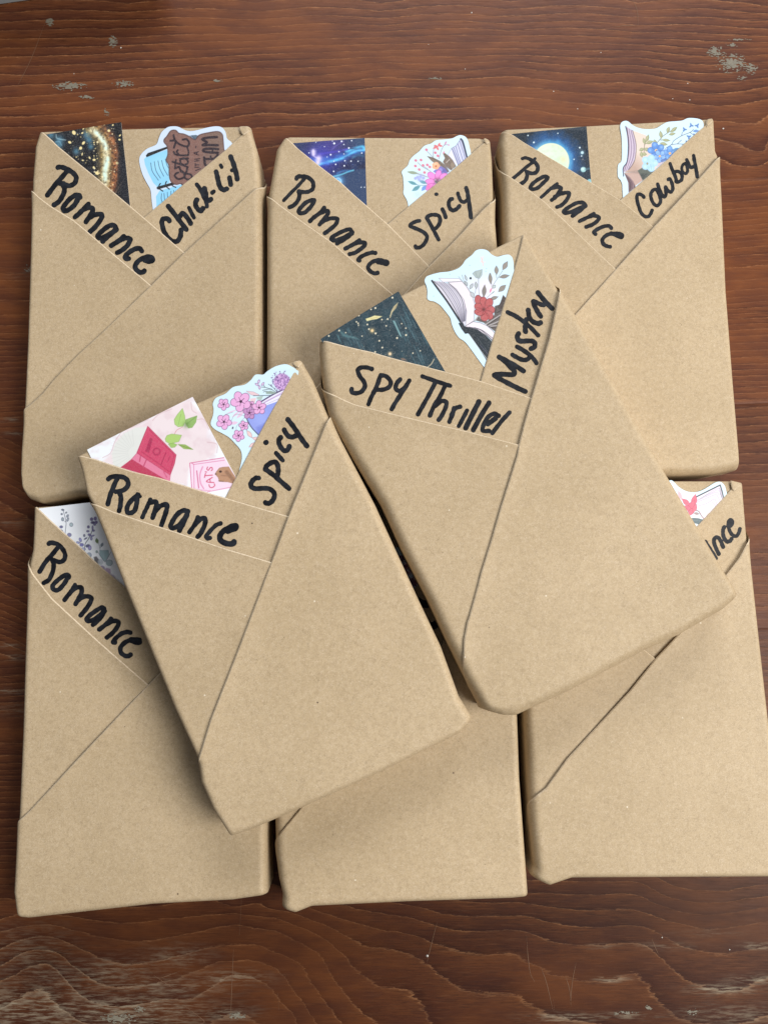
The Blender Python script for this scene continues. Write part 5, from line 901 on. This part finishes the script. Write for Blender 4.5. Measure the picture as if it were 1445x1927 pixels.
    p.ell(915, 920, 70, 66, (176, 84, 88))
    for t in range(8): p.line([(912, 930), (912+110*math.cos(t*.785+.3), 930+110*math.sin(t*.785+.3))], 6, (118, 52, 58), .8)
    p.glow(912, 930, 24, (90, 40, 44), .8); p.line([(870, 190), (890, 250), (905, 310)], 12, (238, 196, 192), .9); p.line([(900, 180), (890, 250), (925, 260)], 11, (240, 202, 196), .9); p.line([(860, 240), (895, 270)], 9, (240, 202, 196), .9); p.leaf(1010, 660, 40, 12, -70, (226, 130, 166)); p.leaf(1045, 690, 26, 6, -40, (130, 170, 160)); p.ell(723, 486, 16, 16, (14, 14, 16)); dots(p, [(710, 305), (950, 350), (940, 390), (195, 740), (425, 430)], 8, (160, 196, 214), a=.8)
sticker(bE, Z((790, 460, 7.605), [(930, 1775), (830, 1640), (730, 1500), (640, 1390), (560, 1335), (495, 1240), (452, 1130), (432, 1050), (350, 940), (280, 862), (200, 815), (140, 803), (105, 770), (108, 680), (95, 600), (68, 530), (82, 478), (130, 445), (280, 405), (420, 390), (540, 350), (610, 290), (650, 230), (740, 160), (800, 95), (880, 76), (960, 95), (1020, 150), (1100, 185), (1190, 163), (1260, 155), (1312, 190), (1335, 270), (1345, 400), (1370, 480), (1240, 1000), (1000, 1770)]), (206, 232, 248), sE, "sticker of a dark open book with red flower and grey leaves, upper right book")
def sG(p):
    p.o = (680, 950, 6.023); n = vnoise(p.P, .2, 3, 2); p.mix(np.clip((n-.4)*5, 0, 1)*np.clip((p.P[:, 1]-1043)/4, 0, 1), (120, 56, 84)); p.glow(520, 720, 70, (150, 70, 100), .9); p.glow(590, 880, 50, (110, 50, 80), .9); p.glow(530, 740, 18, (225, 230, 240), 1)
sticker(bG, [(728, 1030), (748, 1030), (800, 1010), (860, 1000), (880, 1020), (850, 1060), (800, 1105), (782, 1118), (745, 1100), (730, 1060)], (205, 232, 246), sG, "sliver of plum and white sticker in the gap between the two upper books")
def sH(p):
    p.o = (1240, 890, 9.031)
    p.poly([(615, 412), (1030, 205), (1095, 455), (1000, 700), (780, 800), (680, 660), (650, 560)], (228, 221, 236)); p.glow(800, 600, 100, (236, 230, 242), .6)
    for q_ in ([(640, 500), (800, 430), (950, 370), (1000, 420), (1040, 500)], [(660, 560), (800, 520), (930, 445), (965, 500), (985, 580)], [(650, 470), (800, 400), (960, 330), (1020, 380)], [(900, 495), (940, 540), (965, 610)], [(660, 450), (900, 330), (1000, 290), (1050, 400)], [(1010, 240), (1060, 400), (1070, 450)], [(700, 430), (1000, 262), (1055, 420)]): p.line(q_, 7, (134, 128, 146), .85)
    p.line([(612, 414), (1030, 206), (1060, 300), (1097, 458)], 19, (26, 28, 38), sm=False); p.line([(1040, 350), (1075, 470)], 5, (90, 86, 110))
    p.poly([(500, 740), (620, 700), (700, 740), (790, 800), (680, 920), (600, 860)], (236, 238, 244)); p.poly([(515, 770), (580, 762), (660, 768), (775, 800), (700, 885), (640, 868), (580, 850)], (88, 106, 112), 1, 1.2); p.line([(560, 800), (690, 815)], 8, (130, 146, 150), .7)
    p.line([(610, 632), (670, 655), (715, 730), (760, 780), (800, 800)], 17, (148, 116, 118)); p.leaf(630, 690, 56, 24, 10, (160, 140, 140))
    p.leaf(350, 380, 95, 32, 68, (238, 178, 190)); 
    for x, y, l, w_, t in ((455, 500, 95, 42, 42), (590, 470, 112, 48, -78), (545, 560, 120, 52, -62), (480, 600, 95, 40, 25), (540, 660, 80, 44, 120), (600, 600, 80, 36, 110)): p.leaf(x, y, l, w_, t, (208, 104, 126), (170, 70, 94))
    p.poly([(405, 580), (450, 585), (480, 610), (450, 640)], (186, 82, 106), .8); p.line([(800, 740), (820, 680), (850, 720)], 8, (196, 160, 130), .7)
sticker(bH, Z((1240, 890, 9.031), [(150, 130), (210, 128), (260, 170), (330, 240), (430, 300), (530, 325), (650, 320), (760, 278), (900, 190), (970, 157), (1040, 155), (1100, 208), (1130, 290), (1145, 380), (1120, 520), (780, 900), (600, 980), (300, 800), (60, 300)]), (207, 233, 246), sH, "sticker with a red blossom and book pages in the front right book")
